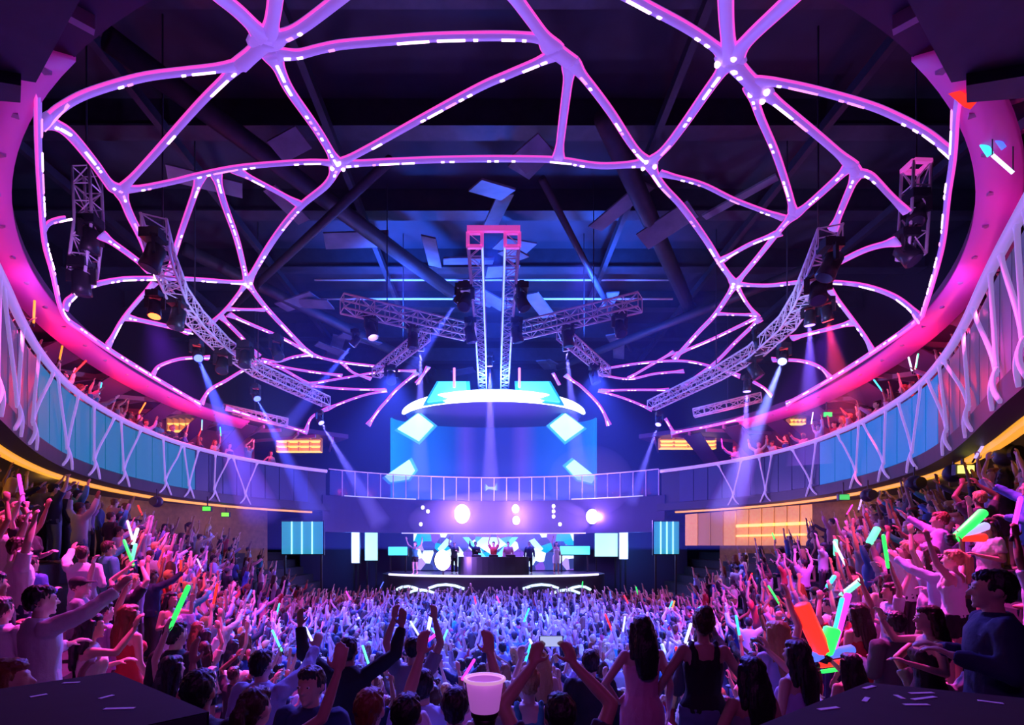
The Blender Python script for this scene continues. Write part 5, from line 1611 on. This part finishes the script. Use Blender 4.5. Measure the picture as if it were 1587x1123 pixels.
for p in far_sticks:
    mk = next(n for x, n in MARKS if proj(p)[0] < x)
    for c in random.sample(['white', 'green', 'red', 'cyan', 'lilac', 'mint', 'magenta', 'orange', 'blue'], 9):
        l2 = '%s glow stick above the far crowd, %s' % (c, mk)
        if l2 not in used_st:
            used_st.add(l2)
            stick(p, Vector((random.uniform(-.6, .6), 0, 1)).normalized(), c, l2, L=0.32, r=0.024, st=1.6, group='glow sticks above the distant crowd')
            break
# the bright bundles on the right and the cyan pair near the middle, each in somebody's raised hand
RAISED = []
for o, kind in EVERYONE:
    for sgn, nm in ((1, PROTO[kind]['pose'][0]), (-1, PROTO[kind]['pose'][1])):
        if nm in ('up', 'wide', 'fist', 'point', 'over', 'phone'):
            RAISED.append(hand_at(o, kind, sgn))
taken = {}
def hold(px0, py0, px1, py1, D, col, label, r=0.04, key=None, st=1.4):
    if key in taken:
        h = taken[key]
    else:
        h = min(RAISED, key=lambda q: math.hypot(proj(q)[0] - px0, proj(q)[1] - py0) + 14 * abs(q.y - D))
        RAISED.remove(h)
        taken[key or label] = h
    D1 = h.y
    d = P(px1, py1, D1) - P(px0, py0, D1)
    stick(h, d, col, label, L=d.length, r=r * D1 / D, st=st, group='large glowing sticks')
hold(1462, 846, 1504, 806, 5.9, 'green', 'green stick, top of the fan of three held high at right', .055, 'fan')
hold(1462, 846, 1509, 828, 5.9, 'lilac', 'lilac stick in the middle of the fan of three at right', .05, 'fan')
hold(1462, 846, 1506, 847, 5.9, 'red', 'red stick, lowest of the fan of three at right', .05, 'fan')
hold(1292, 920, 1322, 896, 5.9, 'mint', 'mint green stick slanting above the red one, right', .035)
BH = hand_at(bundle_man, 'f_bent', 1)
def bund(x0, y0, x1, y1, col, label, r):
    k = BH.y / F
    a = BH + Vector((x0 * k, 0, -y0 * k)); b = BH + Vector((x1 * k, 0, -y1 * k))
    stick(a, b - a, col, label, L=(b - a).length, r=r, st=1.4, group='large glowing sticks')
bund(-8, -8, -40, -78, 'red', 'wide red stick left of the green one, right side', .085)
bund(-2, -6, 10, -42, 'green', 'wide bright green stick between red and magenta ones', .08)
bund(10, -5, 34, -95, 'magenta', 'tall magenta stick among the bundle on the right', .035)
bund(6, -5, 25, -88, 'cyan', 'tall cyan stick beside the magenta one', .022)
bund(-24, 5, 42, -8, 'blue', 'blue stick lying across the bundle on the right', .055)
bund(-4, 16, 40, 10, 'red', 'short red stick under the blue one, right', .035)
bund(-2, 26, 40, 20, 'green', 'thin green stick lowest in the right bundle', .022)
hold(1318, 830, 1330, 808, 7.5, 'mint', 'mint stick raised under the gold bar wall', .05)
hold(1293, 850, 1293, 828, 7.6, 'mint', 'short mint stick left of the raised one, right side', .03)
hold(1264, 865, 1274, 850, 7.4, 'cyan', 'small cyan stick over the right crowd', .03)
hold(1068, 900, 1062, 876, 9.0, 'cyan', 'wide cyan stick end raised right of the stage', .10)
hold(1055, 935, 1066, 900, 9.0, 'white', 'upper white stick of the bent pair under the cyan one', .025, 'pair')
hold(1055, 935, 1085, 920, 9.0, 'white', 'lower white stick of the bent pair', .025, 'pair')
hold(225, 800, 232, 778, 6.5, 'white', 'white stick in the raised hand at left', .02)
hold(180, 790, 186, 765, 9.0, 'mint', 'mint stick raised under the teal balcony', .03)
hold(655, 945, 662, 905, 10.0, 'white', 'long white stick raised left of centre', .035, 'cross')
hold(655, 945, 675, 930, 10.0, 'magenta', 'magenta stick crossing the long white one', .03, 'cross')
# neon tubes hung under the right balcony ceiling
for x0, y0, x1, y1, D, col, lb, r in ((1512, 205, 1535, 240, 7.6, 'cyan', 'bright cyan neon tube hung under the right balcony ceiling', .04), (1538, 240, 1570, 268, 7.4, 'white', 'white neon tube just below the cyan one', .022), (1532, 195, 1556, 230, 7.4, 'blue', 'blue neon tube beside the cyan one', .03)):
    a, b = P(x0, y0, D), P(x1, y1, D)
    root = thing('neon_tube', a, lb, 'neon tube', 'neon tubes under the balcony ceiling')
    MB().tube([a, b], r, 10).build('tube', mat('neon_' + col, GLOW[col], .5, emit=GLOW[col], strength=1.4), root, True)
    for q in (a, b):
        MB().tube([q, (q.x, q.y, EYE + RH + 0.03)], 0.008, 6).build('wire', M_steel, root)
